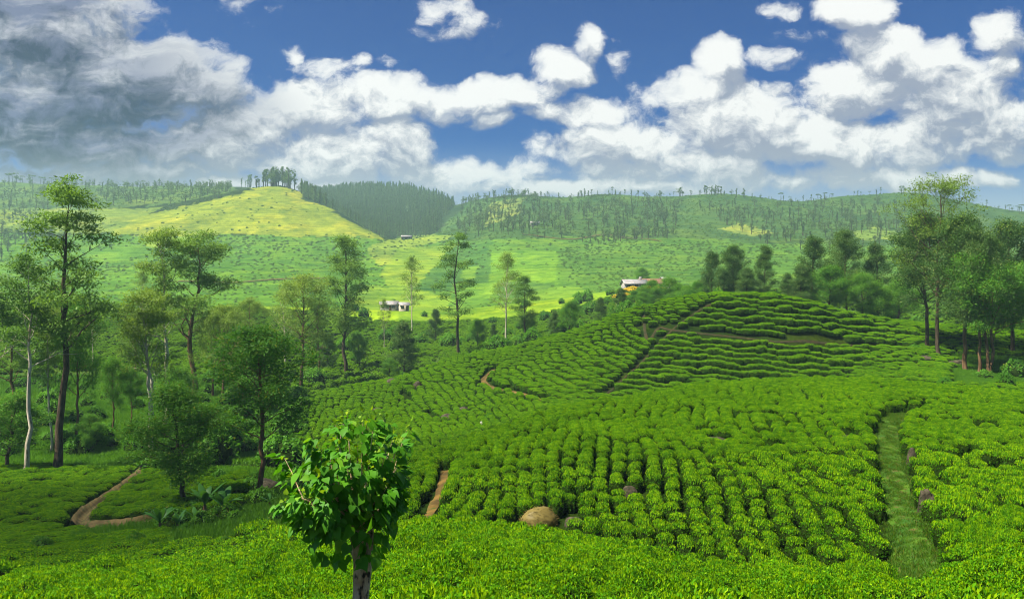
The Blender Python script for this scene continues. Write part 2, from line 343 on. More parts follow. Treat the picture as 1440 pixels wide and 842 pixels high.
M['shrub'] = leaf_mat('shrub_leaf', (0.047, 0.176, 0.010), (0.137, 0.338, 0.018), None, trans=0.40, clump=0.2)
M['dist'] = leaf_mat('distant_leaf', (0.06, 0.115, 0.03), (0.115, 0.18, 0.042), None, trans=0.40, clump=0.02)
M['scrub'] = leaf_mat('hill_scrub', (0.060, 0.140, 0.016), (0.125, 0.230, 0.026), None, trans=0.3, clump=0.02)
M['conifer'] = leaf_mat('conifer_needles', (0.074, 0.142, 0.041), (0.121, 0.203, 0.057), None, trans=0.40, clump=0.02)
M['bigleaf'] = leaf_mat('broad_leaf', (0.045, 0.190, 0.008), (0.115, 0.320, 0.014), (0.19, 0.39, 0.02), trans=0.40, spec=0.20, rough=0.48, clump=1.5)
M['youngleaf'] = leaf_mat('young_leaf', (0.14, 0.30, 0.010), (0.30, 0.42, 0.015), None, trans=0.45, clump=2)
M['banana'] = leaf_mat('banana_leaf', (0.035, 0.140, 0.020), (0.080, 0.230, 0.030), (0.16, 0.28, 0.05), trans=0.35, spec=0.4, rough=0.4)
M['yellowflower'] = leaf_mat('yellow_flower_leaf', (0.55, 0.40, 0.01), (0.75, 0.55, 0.02), (0.10, 0.2, 0.02), trans=0.3)
M['grass'] = leaf_mat('grass_blade', (0.05, 0.17, 0.006), (0.13, 0.30, 0.012), None, trans=0.35, clump=0.3)
M['pathgrass'] = leaf_mat('trodden_grass_shade', (0.030, 0.105, 0.004), (0.085, 0.185, 0.008), (0.20, 0.20, 0.03), trans=0.3, clump=0.8)  # trodden grass, with the shadows along the path darkened into its colour
M['drygrass'] = leaf_mat('dry_straw', (0.13, 0.10, 0.025), (0.24, 0.19, 0.055), None, trans=0.2, clump=2)
M['bark_dark'] = rough_mat('dark_bark', (0.035, 0.025, 0.015), (0.11, 0.08, 0.05), 4, stretch=(1, 1, .25))
M['bark_pale'] = rough_mat('pale_bark', (0.34, 0.29, 0.20), (0.62, 0.56, 0.43), 1.2, cc=(0.16, 0.12, 0.07), stretch=(1, 1, .3))
M['bark_brown'] = rough_mat('brown_bark', (0.09, 0.05, 0.022), (0.20, 0.12, 0.06), 3, stretch=(1, 1, .25))
M['bark_fg'] = rough_mat('sunlit_bark', (0.42, 0.28, 0.14), (0.70, 0.54, 0.33), 9, bstr=0.9, cc=(0.045, 0.035, 0.02), stretch=(1, 1, .45))  # sunlit warmth and brightness of the trunk are put into this bark colour
M['rock'] = rough_mat('weathered_rock', (0.032, 0.027, 0.016), (0.10, 0.082, 0.052), 2.2, bstr=1.0, cc=(0.03, 0.04, 0.014))
M['paler'] = rough_mat('pale_rock', (0.30, 0.28, 0.24), (0.55, 0.53, 0.48), 5, bstr=0.8, cc=(0.10, 0.09, 0.07))
M['soil'] = rough_mat('path_soil', (0.055, 0.036, 0.010), (0.15, 0.092, 0.020), 1.1, bstr=0.8, cc=(0.035, 0.07, 0.008))
M['furrow'] = rough_mat('shaded_furrow_soil', (0.016, 0.016, 0.005), (0.04, 0.03, 0.009), 1.3, bstr=0.8, cc=(0.02, 0.045, 0.006))  # soil darkened in colour for the shade of the bushes beside it
M['bank'] = rough_mat('ditch_bank', (0.06, 0.045, 0.016), (0.15, 0.11, 0.04), 1.1, bstr=1.0, cc=(0.03, 0.07, 0.012))
M['grasspath'] = rough_mat('worn_grass', (0.022, 0.075, 0.004), (0.06, 0.13, 0.006), 1.3, bstr=0.9, cc=(0.085, 0.075, 0.018))
M['white'] = rough_mat('whitewash', (0.20, 0.19, 0.17), (0.33, 0.31, 0.28), 0.8, bstr=0.1)
M['cream'] = rough_mat('cream_plaster', (0.36, 0.31, 0.22), (0.46, 0.40, 0.29), 0.8, bstr=0.1)
M['tin'] = rough_mat('tin_roof', (0.20, 0.20, 0.20), (0.34, 0.34, 0.34), 1.0, rough=0.5, bstr=0.2, cc=(0.35, 0.2, 0.12))
M['redroof'] = rough_mat('red_roof', (0.20, 0.10, 0.06), (0.32, 0.17, 0.11), 1.2, bstr=0.3)
M['glassdark'] = rough_mat('window_glass', (0.02, 0.025, 0.03), (0.05, 0.06, 0.07), 1.0, rough=0.15, bstr=0.0, spec=0.5)
M['wood'] = rough_mat('door_wood', (0.07, 0.04, 0.02), (0.13, 0.08, 0.04), 3)
# ------------------------------------------------------------------ ground sheet, coloured by what grows on it
def in_poly(px, py, poly):
    inside = np.zeros(px.shape, bool); n = len(poly)
    for i in range(n):
        x1, y1 = poly[i]; x2, y2 = poly[(i + 1) % n]
        c = (y1 > py) != (y2 > py)
        with np.errstate(divide='ignore', invalid='ignore'):
            inside ^= c & (px < (x2 - x1) * (py - y1) / (y2 - y1 + 1e-12) + x1)
    return inside
FIELDS = [   # land use of the slopes beyond the valley, by their outline as surveyed from the viewpoint
 ('tea', [(-600,440),(-600,330),(520,330),(560,345),(560,440)], (.062,.150,.014)),
 ('tea', [(560,440),(560,330),(2000,330),(2000,440)], (.062,.145,.016)),
 ('pasture', [(-600,328),(-600,292),(120,294),(230,290),(170,328)], (.105,.165,.025)),
 ('rough', [(-600,292),(-600,240),(330,240),(330,268),(240,286),(120,294)], (.055,.105,.022)),
 ('rough', [(600,340),(560,330),(640,280),(2000,240),(2000,350),(1200,345),(800,332)], (.040,.088,.020)),
 ('gold', [(150,330),(190,308),(262,290),(330,272),(385,259),(424,268),(462,293),(500,312),(545,338),(480,333),(330,329)], (.155,.205,.018)),
 ('gold', [(390,262),(424,268),(462,293),(420,290)], (.18,.22,.02)),
 ('forest', [(424,280),(424,262),(560,258),(660,285),(610,330),(545,336),(500,316),(462,294)], (.022,.045,.016)),
 ('valley', [(545,338),(610,330),(640,335),(590,345),(535,375),(515,352)], (.13,.20,.025)),
 ('lime', [(535,385),(560,352),(610,346),(650,345),(612,372),(590,402),(545,405)], (.115,.200,.018)),
 ('dark tea', [(612,372),(650,338),(690,336),(690,402),(590,408)], (.045,.115,.020)),
 ('lime', [(655,374),(672,372),(668,392),(648,392)], (.09,.185,.018)),
 ('lime', [(690,353),(740,351),(786,353),(782,394),(690,398)], (.086,.188,.016)),
 ('lime', [(640,400),(700,398),(690,420),(630,425)], (.085,.185,.018)),
 ('dark tea', [(700,398),(780,396),(775,412),(700,420)], (.050,.120,.02)),
 ('lime', [(500,400),(590,406),(640,420),(620,442),(480,445)], (.115,.205,.018)),
 ('scrub', [(790,350),(850,338),(1000,345),(1010,420),(790,425)], (.060,.138,.018)),
 ('lime', [(740,408),(800,400),(840,410),(800,440),(730,440)], (.095,.190,.018)),
 ('pasture', [(1010,322),(1040,313),(1090,326),(1060,333)], (.14,.19,.035)),
 ('pasture', [(1195,325),(1230,318),(1290,330),(1210,338)], (.12,.19,.03)),
 ('pasture', [(690,285),(740,278),(730,300),(680,320)], (.115,.165,.035)),
 ('lime', [(205,345),(245,330),(300,330),(235,355)], (.11,.2,.02)),
]
def ground_colour(x, y):
    n = len(x); d = np.clip(y, 4, None); px = CX + FPX * x / d
    z = H(x, y); py = CY - FPX * z / d
    col = np.tile(np.array([.016, .032, .004]), (n, 1))                      # soil and weeds under the tea, gap shade darkened into the colour
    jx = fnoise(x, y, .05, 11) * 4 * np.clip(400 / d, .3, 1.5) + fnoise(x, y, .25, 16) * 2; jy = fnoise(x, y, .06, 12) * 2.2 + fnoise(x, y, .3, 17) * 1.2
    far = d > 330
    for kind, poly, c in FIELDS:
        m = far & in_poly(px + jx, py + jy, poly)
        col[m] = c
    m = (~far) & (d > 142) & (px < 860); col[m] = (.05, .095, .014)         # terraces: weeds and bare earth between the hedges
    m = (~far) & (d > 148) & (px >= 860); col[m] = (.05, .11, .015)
    jd = fnoise(x, y, .12, 14)
    m = (d > 247 + 3 * jd) & (d < 330) & (px < 560); col[m] = (.17, .28, .012)    # bright grass strip on the brow
    m = (d > 265) & (d < 330) & (px >= 560) & (px < 860); col[m] = (.13, .23, .015)
    m = (d > 84) & (d < 142) & (px < 425); col[m] = (.045, .125, .008)
    m = in_poly(px + jd * 8, d + jd * 3, [(70,112),(250,108),(262,125),(240,150),(150,158),(95,150),(60,130)]); col[m] = (.085, .23, .010)   # grass clearing
    m = in_poly(px + jd * 8, d + jd * 2, [(10,84),(60,80),(170,84),(165,92),(60,92),(20,96)]); col[m] = (.075, .15, .012)
    m = in_poly(px + jd * 5, d + jd * 1, [(200,42),(330,40),(415,46),(420,72),(330,76),(300,60),(215,50)]); col[m] = (.05, .075, .015)      # bare bank by the bananas
    m = (px > 1270) & (d > 95) & (d < 122) ; col[m] = (.055, .13, .012)
    m = in_poly(px + jd * 6, d + jd * 1.5, [(1290,106),(1420,100),(1440,112),(1340,118),(1290,115)]); col[m] = (.12, .10, .035)
    return col
def cover_mat():
    m, t, o = new_mat('ground_cover')
    at_ = t.node('ShaderNodeAttribute'); at_.attribute_name = 'cover'
    geo = t.node('ShaderNodeNewGeometry'); p = geo.outputs['Position']
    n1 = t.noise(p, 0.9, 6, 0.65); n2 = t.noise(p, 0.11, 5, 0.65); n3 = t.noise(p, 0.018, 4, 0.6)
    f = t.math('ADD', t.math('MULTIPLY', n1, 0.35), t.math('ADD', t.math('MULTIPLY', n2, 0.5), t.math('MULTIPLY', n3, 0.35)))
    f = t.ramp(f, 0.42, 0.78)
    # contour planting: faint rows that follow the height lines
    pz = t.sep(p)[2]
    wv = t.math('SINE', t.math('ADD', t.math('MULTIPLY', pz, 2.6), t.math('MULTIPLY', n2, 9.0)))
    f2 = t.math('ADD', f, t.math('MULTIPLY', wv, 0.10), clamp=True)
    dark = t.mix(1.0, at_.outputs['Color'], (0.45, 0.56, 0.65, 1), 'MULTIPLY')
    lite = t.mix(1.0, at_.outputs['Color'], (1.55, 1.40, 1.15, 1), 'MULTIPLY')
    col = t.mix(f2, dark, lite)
    # yellower patches and darker, bluer ones drift over the slopes
    col = t.mix(t.ramp(t.noise(p, 0.026, 5, 0.65), 0.46, 0.66), col, t.mix(1.0, col, (1.42, 1.18, 0.9, 1), 'MULTIPLY'))
    col = t.mix(t.ramp(t.noise(p, 0.045, 5, 0.7), 0.54, 0.70), col, t.mix(1.0, col, (0.50, 0.66, 0.9, 1), 'MULTIPLY'))
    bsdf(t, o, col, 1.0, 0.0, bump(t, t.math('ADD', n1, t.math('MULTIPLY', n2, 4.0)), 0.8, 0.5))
    return m
ny, nx = 780, 620
Yr = np.concatenate([np.linspace(-30, 3.6, 24), np.exp(np.linspace(np.log(4), np.log(1450), ny)), np.exp(np.linspace(np.log(1500), np.log(6000), 24))])
U = np.concatenate([np.linspace(-1.9, -.75, 60), np.linspace(-.74, .74, nx), np.linspace(.75, 1.9, 60)])
Yg, Ug = np.meshgrid(Yr, U, indexing='ij'); Xg = Ug * np.maximum(Yg, 12)
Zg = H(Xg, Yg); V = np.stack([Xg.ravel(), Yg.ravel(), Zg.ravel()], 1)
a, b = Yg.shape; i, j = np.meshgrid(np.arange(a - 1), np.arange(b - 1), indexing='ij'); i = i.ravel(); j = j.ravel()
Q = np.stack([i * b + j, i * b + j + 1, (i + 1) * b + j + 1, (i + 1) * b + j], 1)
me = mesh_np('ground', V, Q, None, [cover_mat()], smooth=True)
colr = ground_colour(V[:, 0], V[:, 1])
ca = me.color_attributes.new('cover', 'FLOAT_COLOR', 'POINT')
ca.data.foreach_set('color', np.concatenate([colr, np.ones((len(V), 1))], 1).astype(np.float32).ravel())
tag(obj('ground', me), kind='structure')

# ------------------------------------------------------------------ paths laid on the slopes
PATHS = []      # (world polyline, half width kept free of bushes)
def spline(P, n=14):
    P = np.asarray(P, float); P = np.concatenate([[2 * P[0] - P[1]], P, [2 * P[-1] - P[-2]]]); out = []
    for k in range(1, len(P) - 2):
        t = np.linspace(0, 1, n, endpoint=False)[:, None]; a, b, c, d = P[k - 1], P[k], P[k + 1], P[k + 2]
        out.append(.5 * ((2 * b) + (-a + c) * t + (2 * a - 5 * b + 4 * c - d) * t ** 2 + (-a + 3 * b - 3 * c + d) * t ** 3))
    return np.concatenate(out + [P[-2:-1]])
def strip(name, pts, width, mat, lift=0.07, clear=None, prof=(0, .02, .03, .02, 0), wob=0.25, edge=None):
    L = spline([(p.x, p.y) for p in pts]); T_ = unit(np.gradient(L, axis=0)); Nn = np.stack([-T_[:, 1], T_[:, 0]], 1)
    k = len(prof); n = len(L); wv = width * (1 + wob * fnoise(L[:, 0], L[:, 1], 1.6, len(PATHS)))
    S = np.linspace(-.5, .5, k); V = []
    for s_, h_ in zip(S, prof):
        c = L + Nn * (s_ * wv)[:, None]
        V.append(np.stack([c[:, 0], c[:, 1], H(c[:, 0], c[:, 1]) + lift + h_ + .03 * fnoise(c[:, 0], c[:, 1], 4, 4)], 1))
    V = np.stack(V, 1).reshape(-1, 3)
    i, j = np.meshgrid(np.arange(n - 1), np.arange(k - 1), indexing='ij'); i = i.ravel(); j = j.ravel()
    Q = np.stack([i * k + j, i * k + j + 1, (i + 1) * k + j + 1, (i + 1) * k + j], 1)
    PATHS.append((L, (clear if clear is not None else width * .5 + .35)))
    if mat is None: return None
    o = obj(name, mesh_np(name, V, Q, None, [M[mat]], smooth=True)); tag(o, kind='structure'); return o
def gap(pts, clear): PATHS.append((spline([(p.x, p.y) for p in pts]), clear))
strip('footpath', [pt(586, 741), pt(600, 730), pt(612, 708), pt(624, 672), pt(641, 634)], 0.5, 'soil', clear=0.7)
strip('grass_path', [pt(1297, 860), pt(1288, 815), pt(1278, 760), pt(1262, 700), pt(1253, 650), pt(1250, 610), pt(1262, 588), pt(1292, 583)], 1.1, 'grasspath', clear=0.95)
strip('terrace_path', [pt(906, 434), pt(905, 447), pt(930, 461), pt(975, 468), pt(1040, 475), pt(1110, 481), pt(1200, 486), pt(1290, 491)], 0.5, 'furrow', clear=1.15)
strip('terrace_path', [pt(694, 520), pt(680, 534), pt(690, 545), pt(722, 552), pt(748, 558), pt(765, 568)], 0.8, 'soil', clear=0.95)
strip('hill_track', [pt(1000, 428), pt(975, 442), pt(948, 462), pt(925, 485), pt(905, 507), pt(880, 530), pt(850, 556)], 0.35, 'furrow', clear=0.85, lift=.05)
gap([pt(570, 545), pt(568, 558), pt(590, 578), pt(612, 592)], .55)
gap([pt(745, 487), pt(728, 497)], .6); gap([pt(735, 740), pt(800, 765), pt(880, 782), pt(960, 806)], .5)
gap([at(560, 32.6), at(640, 31.4), at(740, 31.2), at(800, 30.7), at(900, 29.5), at(1000, 27), at(1110, 25), at(1230, 23.6)], .75)
gap([pt(440, 570), pt(428, 600), pt(415, 640)], .6)
gap([pt(1242, 577), pt(1290, 575), pt(1345, 572)], .7)
strip('drainage_ditch', [pt(213, 650), pt(185, 678), pt(150, 703), pt(120, 724), pt(113, 740)], 1.5, 'bank', prof=(0.0, .45, .12, -.05, .10, .40, 0.0), clear=1.2, lift=.05, wob=.12)
strip('drainage_ditch', [pt(118, 742), pt(150, 741), pt(185, 738), pt(215, 731)], 1.1, 'bank', prof=(0.0, .12, -.05, .10, .45, .30, 0.0), clear=1.1, lift=.05)
strip('village_road', [pt(330, 505), pt(300, 520), pt(322, 498), pt(345, 470)], 1.6, 'soil', clear=1.4)
strip('hill_road', [pt(250, 396), pt(320, 398), pt(380, 394), pt(460, 392)], 2.5, 'soil', lift=.5)
strip('hill_road', [pt(735, 330), pt(800, 337), pt(860, 331), pt(930, 340)], 2.5, 'soil', lift=.5)

# ------------------------------------------------------------------ scattering (only for what nobody would count)
def scatter(name, pts, rot, scl, idx, protos, label, cat):
    me = bpy.data.meshes.new(name); n = len(pts)
    me.vertices.add(n); me.vertices.foreach_set('co', np.asarray(pts, np.float32).ravel())
    for nm, ty, dat, key in (('rot', 'FLOAT_VECTOR', rot, 'vector'), ('scl', 'FLOAT_VECTOR', scl, 'vector'), ('idx', 'INT', idx, 'value')):
        at_ = me.attributes.new(nm, ty, 'POINT'); at_.data.foreach_set(key, np.asarray(dat, np.int32 if ty == 'INT' else np.float32).ravel())
    me.update()
    o = obj(name, me); gt = bpy.data.node_groups.new(name + '_scatter', 'GeometryNodeTree')
    gt.interface.new_socket('Geometry', in_out='INPUT', socket_type='NodeSocketGeometry'); gt.interface.new_socket('Geometry', in_out='OUTPUT', socket_type='NodeSocketGeometry')
    N = gt.nodes; L = gt.links; gi = N.new('NodeGroupInput'); go = N.new('NodeGroupOutput'); ip = N.new('GeometryNodeInstanceOnPoints'); g2 = N.new('GeometryNodeJoinGeometry')
    for p in protos:
        oi = N.new('GeometryNodeObjectInfo'); oi.inputs['Object'].default_value = p; oi.inputs['As Instance'].default_value = True
        L.new(oi.outputs['Geometry'], g2.inputs[0])
    def na(nm, ty):
        x_ = N.new('GeometryNodeInputNamedAttribute'); x_.data_type = ty; x_.inputs[0].default_value = nm; return x_.outputs[0]
    er = N.new('FunctionNodeEulerToRotation'); L.new(na('rot', 'FLOAT_VECTOR'), er.inputs[0])
    L.new(gi.outputs[0], ip.inputs['Points']); L.new(g2.outputs[0], ip.inputs['Instance']); ip.inputs['Pick Instance'].default_value = True
    L.new(na('idx', 'INT'), ip.inputs['Instance Index']); L.new(er.outputs[0], ip.inputs['Rotation']); L.new(na('scl', 'FLOAT_VECTOR'), ip.inputs['Scale'])
    L.new(ip.outputs[0], go.inputs[0])
    md = o.modifiers.new('scatter', 'NODES'); md.node_group = gt
    return tag(o, label, cat, kind='stuff')
def thin(P, dist):
    """keep points at least dist apart (dist may be an array)"""
    dist = np.broadcast_to(np.asarray(dist, float), (len(P),)); c = float(dist.max()); cell = {}; keep = []
    K = np.floor(P / c).astype(int)
    for n in range(len(P)):
        kx, ky = K[n]; ok = True; x_, y_ = P[n]; dd = dist[n] ** 2
        for ax in (kx - 1, kx, kx + 1):
            for ay in (ky - 1, ky, ky + 1):
                for (qx, qy) in cell.get((ax, ay), ()):
                    if (qx - x_) ** 2 + (qy - y_) ** 2 < dd: ok = False; break
                if not ok: break
            if not ok: break
        if ok: keep.append(n); cell.setdefault((kx, ky), []).append((x_, y_))
    return np.array(keep, int)
def clear_of_paths(P, extra=0.0):
    ok = np.ones(len(P), bool)
    for L, c in PATHS:
        lo = L.min(0) - c - 1; hi = L.max(0) + c + 1
        m = ok & (P[:, 0] > lo[0]) & (P[:, 0] < hi[0]) & (P[:, 1] > lo[1]) & (P[:, 1] < hi[1]); k = np.where(m)[0]
        if len(k):
            dm = np.sqrt(((P[k][:, None, :] - L[None]) ** 2).sum(2)).min(1); ok[k[dm < c + extra]] = False
    return ok
def feat(x, y):
    """distances of the landmarks along the bearing of each point, and the bearing itself"""
    px = CX + FPX * x / np.maximum(y, 4); ld, _ = landmarks(px); return px, np.exp(ld)
HOLES = []   # (x, y, radius) kept free of bushes: rocks, bare spots, tree feet
def sample(n, px0, px1, d0, d1, r):
    d = np.sqrt(r.uniform(d0 ** 2, d1 ** 2, n)); x = (r.uniform(px0, px1, n) - CX) / FPX * d
    return np.stack([x, d], 1)
def free_of_holes(P):
    ok = np.ones(len(P), bool)
    for hx, hy, hr in HOLES: ok &= (P[:, 0] - hx) ** 2 + (P[:, 1] - hy) ** 2 > hr * hr
    return ok
# ------------------------------------------------------------------ rocks and bare mounds first, so that the tea keeps clear of them
def ico(sub):
    t = (1 + 5 ** .5) / 2
    V = [(-1,t,0),(1,t,0),(-1,-t,0),(1,-t,0),(0,-1,t),(0,1,t),(0,-1,-t),(0,1,-t),(t,0,-1),(t,0,1),(-t,0,-1),(-t,0,1)]
    F = [(0,11,5),(0,5,1),(0,1,7),(0,7,10),(0,10,11),(1,5,9),(5,11,4),(11,10,2),(10,7,6),(7,1,8),(3,9,4),(3,4,2),(3,2,6),(3,6,8),(3,8,9),(4,9,5),(2,4,11),(6,2,10),(8,6,7),(9,8,1)]
    V = [np.array(v) / np.linalg.norm(v) for v in V]
    for _ in range(sub):
        mid = {}; F2 = []
        def m(a, b):
            k = (min(a, b), max(a, b))
            if k not in mid: v = V[a] + V[b]; V.append(v / np.linalg.norm(v)); mid[k] = len(V) - 1
            return mid[k]
        for a, b, c in F:
            ab, bc, ca_ = m(a, b), m(b, c), m(c, a); F2 += [(a, ab, ca_), (b, bc, ab), (c, ca_, bc), (ab, bc, ca_)]
        F = F2
    return np.array(V), np.array(F)
ICO3 = ico(3); ICO1 = ico(1)
def noise3(V, s, seed):
    r = np.random.default_rng(seed); o = 0
    for k in range(7):
        a = unit(r.normal(size=3)); f = s * r.uniform(.6, 2.2); o = o + np.sin(V @ a * f + r.uniform(0, 6.3)) / (1 + .3 * k)
    return o / 3
def rock_mesh(name, sx, sy, sz, seed, mat, rough=.22):
    V, F = ICO3; r_ = 1 + rough * noise3(V, 2.2, seed) + rough * .45 * noise3(V, 6, seed + 1) + rough * .2 * noise3(V, 15, seed + 2)
    W_ = V * r_[:, None]
    return mesh_np(name, W_ * np.array([sx, sy, sz]), None, F, [M[mat]], smooth=False)
def rock(px, py, wpx, hpx, mat, label, name='boulder', cat='rock', seed=0, hole=None, rough=.22, sink=.3):
    p = pt(px, py); s = p.y / FPX; sx = wpx * s / 2; sz = hpx * s / 2
    o = obj(name, rock_mesh(name, sx, sx * .8, sz, seed, mat, rough)); o.location = (p.x, p.y, p.z + sz * (1 - 2 * sink)); o.rotation_euler = (0, 0, random.uniform(-.5, .5))
    HOLES.append((p.x, p.y - .15, (hole if hole is not None else sx + .35)))
    return tag(o, label, cat)
# straw mound
p = pt(757, 741); s = p.y / FPX
sp = Soup(); V, F = ICO3
sx, sz = 27 * s, 19 * s; r_ = 1 + .20 * noise3(V, 2.4, 3) + .05 * noise3(V, 9, 4)
V2 = V * r_[:, None] * np.array([sx, sx * .8, sz]); V2[:, 2] += np.clip(V2[:, 0], -1, 1) * .16
sp.add(V2, None, F); r = np.random.default_rng(5)
n = 1500; k = r.integers(0, len(V2), n); c = V2[k] + r.normal(size=(n, 3)) * .04; sp.leaves(c, rdir(n, r) * np.array([1, 1, .4]) + np.array([.3, 0, -.3]), V[k] + .4 * rdir(n, r), r.uniform(.12, .26, n), np.full(n, .02))
me = sp.mesh('straw_mound', [M['drygrass']]); o = obj('straw_mound', me); o.location = (p.x, p.y + .3, p.z + .18)
tag(o, 'rounded straw brown mound of dry grass at the lower edge of the near tea hill', 'mound'); HOLES.append((p.x, p.y, 1.15))
rock(1003, 628, 46, 20, 'rock', 'flat dark rock lying in the tea near the middle of the near hill', seed=1, hole=.95)
rock(988, 626, 9, 11, 'paler', 'small white stone on the left end of the flat dark rock', 'stone', 'stone', 2, hole=.2)
rock(885, 697, 24, 20, 'rock', 'brown boulder half sunk in tea bushes up and right of the straw mound', seed=3, hole=.7)
rock(800, 668, 14, 12, 'rock', 'small brown rock in the tea up and right of the straw mound', seed=4, hole=.4)
rock(808, 742, 30, 24, 'rock', 'dark boulder just right of the straw mound at the foot of the hill', seed=5, hole=.7)
rock(687, 743, 9, 12, 'paler', 'small white stone left of the straw mound on the dark foot of the hill', 'stone', 'stone', 6, hole=.3)
rock(603, 737, 12, 9, 'paler', 'pale stone at the lower end of the brown footpath', 'stone', 'stone', 7, hole=.3)
rock(1134, 700, 8, 10, 'paler', 'small whitish stone showing between bushes low on the near hill', 'stone', 'stone', 8, hole=.4)
rock(1190, 618, 20, 9, 'rock', 'low dark rock in a gap of the tea left of the grass path', seed=9, hole=.6)
rock(1190, 615, 6, 5, 'paler', 'tiny white stone on the low dark rock left of the grass path', 'stone', 'stone', 10, hole=.1)
rock(587, 547, 13, 15, 'rock', 'dark rounded boulder on the brow of the tea slope right of the bushy tree', seed=11, hole=.9)
rock(552, 541, 16, 13, 'rock', 'dark boulder at the foot of the conical bushy tree', seed=12, hole=.9)
rock(630, 594, 24, 18, 'rock', 'brown mossy boulder at the end of the dark furrow in the hollow', seed=13, hole=1.2)
rock(655, 580, 20, 12, 'rock', 'broken brown rock above the mossy boulder in the hollow', seed=14, hole=1.0)
rock(488, 604, 26, 12, 'rock', 'long low dark rock in the tea above the leafy foreground tree', seed=15, hole=1.2)
rock(531, 579, 18, 9, 'rock', 'low dark rock on the slope right above the foreground tree', seed=16, hole=.9)
rock(678, 601, 9, 12, 'paler', 'pale upright stone beside the light green sapling in the hollow', 'stone', 'stone', 17, hole=.5)
rock(625, 628, 16, 7, 'paler', 'flat pale stone at the top end of the brown footpath', 'stone', 'stone', 18, hole=.6)
rock(270, 691, 22, 16, 'rock', 'mossy rounded boulder behind the banana plants', seed=19, hole=.8)
rock(375, 690, 40, 26, 'rock', 'dark stony bank beside the slim brown trunk', seed=20, hole=1.0)
rock(48, 783, 16, 12, 'paler', 'pale stone in the dark tea at the left edge', 'stone', 'stone', 21, hole=.5)
rock(1300, 508, 20, 12, 'rock', 'dark rock at the foot of the leftmost trunk of the tall grove', seed=22, hole=1)
rock(1345, 512, 30, 9, 'rock', 'long brown rock between the trunks of the tall grove', seed=23, hole=1.2)
rock(1283, 655, 15, 40, 'rock', 'dark earth bank block on the right side of the grass path, upper piece', 'earth_bank', 'bank', 24, hole=.55, rough=.3, sink=.45)
rock(1303, 722, 20, 60, 'rock', 'dark earth bank block on the right side of the grass path, lower piece', 'earth_bank', 'bank', 25, hole=.5, rough=.35, sink=.45)

# ------------------------------------------------------------------ tea bushes
def bush_mesh(name, rad, hgt, nleaf, llen, seed, mat, wfac=.42, flat=3.0, up=.75, ax=1.0, lump=.10, drop=.5, old=None, sidefrac=.22):
    r = np.random.default_rng(seed); sp = Soup()
    V, F = ICO1 if nleaf < 400 else ico(2)
    c = V * np.array([rad * .90 * ax, rad * .90, 1]); rr = np.sqrt((V[:, 0]) ** 2 + V[:, 1] ** 2)
    c[:, 2] = np.where(V[:, 2] > -.2, hgt * .86 * (1 - np.clip(rr, 0, 1) ** flat * (drop + .12)), -.15); c *= (1 + .08 * noise3(V, 3, seed))[:, None]
    sp.add(c, None, F); nt = len(F)
    a = r.uniform(0, 2 * np.pi, nleaf); q_ = np.sqrt(r.uniform(0, 1.12, nleaf)); side = q_ > np.sqrt(1.12) * (1 - sidefrac) ** .5
    q_ = np.where(side, r.uniform(.86, 1.02, nleaf), q_)
    lum = 1 + lump * np.sin(3 * a + seed) + lump * np.sin(5 * a + 2 * seed)
    x = np.cos(a) * q_ * rad * lum * ax; y_ = np.sin(a) * q_ * rad * lum
    top = hgt * (1 - np.clip(q_, 0, 1) ** flat * drop) * (1 + .10 * np.sin(x / rad * 4 + seed) * np.cos(y_ / rad * 5 - seed) + .07 * np.sin(x / rad * 9 + 2 * seed) * np.cos(y_ / rad * 8 + seed))
    z = np.where(side, top * r.uniform(.15, 1.0, nleaf), top * r.uniform(.88, 1.04, nleaf))
    C = np.stack([x, y_, z], 1); out = np.stack([np.cos(a) * q_, np.sin(a) * q_, np.where(side, .15, .85)], 1)
    D = rdir(nleaf, r) * np.array([1, 1, .35]) + out * np.array([.5, .5, up]) 
    Nn = out + .55 * rdir(nleaf, r)
    L = llen * r.uniform(.7, 1.35, nleaf); sp.leaves(C, D, Nn, L, L * wfac, .08)
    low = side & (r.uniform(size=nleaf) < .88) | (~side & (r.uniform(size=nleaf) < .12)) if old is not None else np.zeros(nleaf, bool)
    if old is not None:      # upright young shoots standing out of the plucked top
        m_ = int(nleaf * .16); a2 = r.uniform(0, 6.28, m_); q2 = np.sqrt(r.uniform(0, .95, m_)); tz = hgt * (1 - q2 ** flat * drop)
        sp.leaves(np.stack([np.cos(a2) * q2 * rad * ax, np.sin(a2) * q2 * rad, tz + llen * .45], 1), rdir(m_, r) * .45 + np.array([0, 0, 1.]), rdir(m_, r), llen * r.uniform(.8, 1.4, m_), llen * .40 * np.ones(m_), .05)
        return sp.mesh(name, [mat, M['twig_shade'], old, M['tea_shoot']], midx=np.concatenate([low * 2, np.full(m_, 3), np.ones(nt)]))
    if 0: return sp.mesh(name, [mat, M['twig_shade'], old], midx=np.concatenate([low * 2, np.ones(nt)]))
    return sp.mesh(name, [mat, mat if name == 'scrub' else M['twig_shade']], midx=np.concatenate([np.zeros(nleaf), np.ones(nt)]))
def proto(me): return bpy.data.objects.new(me.name, me)
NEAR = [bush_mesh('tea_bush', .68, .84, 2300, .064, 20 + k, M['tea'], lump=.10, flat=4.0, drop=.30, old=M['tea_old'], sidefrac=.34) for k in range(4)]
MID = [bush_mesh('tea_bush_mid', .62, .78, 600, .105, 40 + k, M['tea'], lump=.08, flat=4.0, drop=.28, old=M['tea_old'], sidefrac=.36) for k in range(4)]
HEDGE = [bush_mesh('hedge_clump', .75, .95, 420, .24, 60 + k, M['tea_far'], ax=1.7) for k in range(3)]
SCRUB = [bush_mesh('scrub', 1.0, 1.2, 110, .55, 70 + k, M['scrub'], flat=2.0, lump=.2) for k in range(3)]

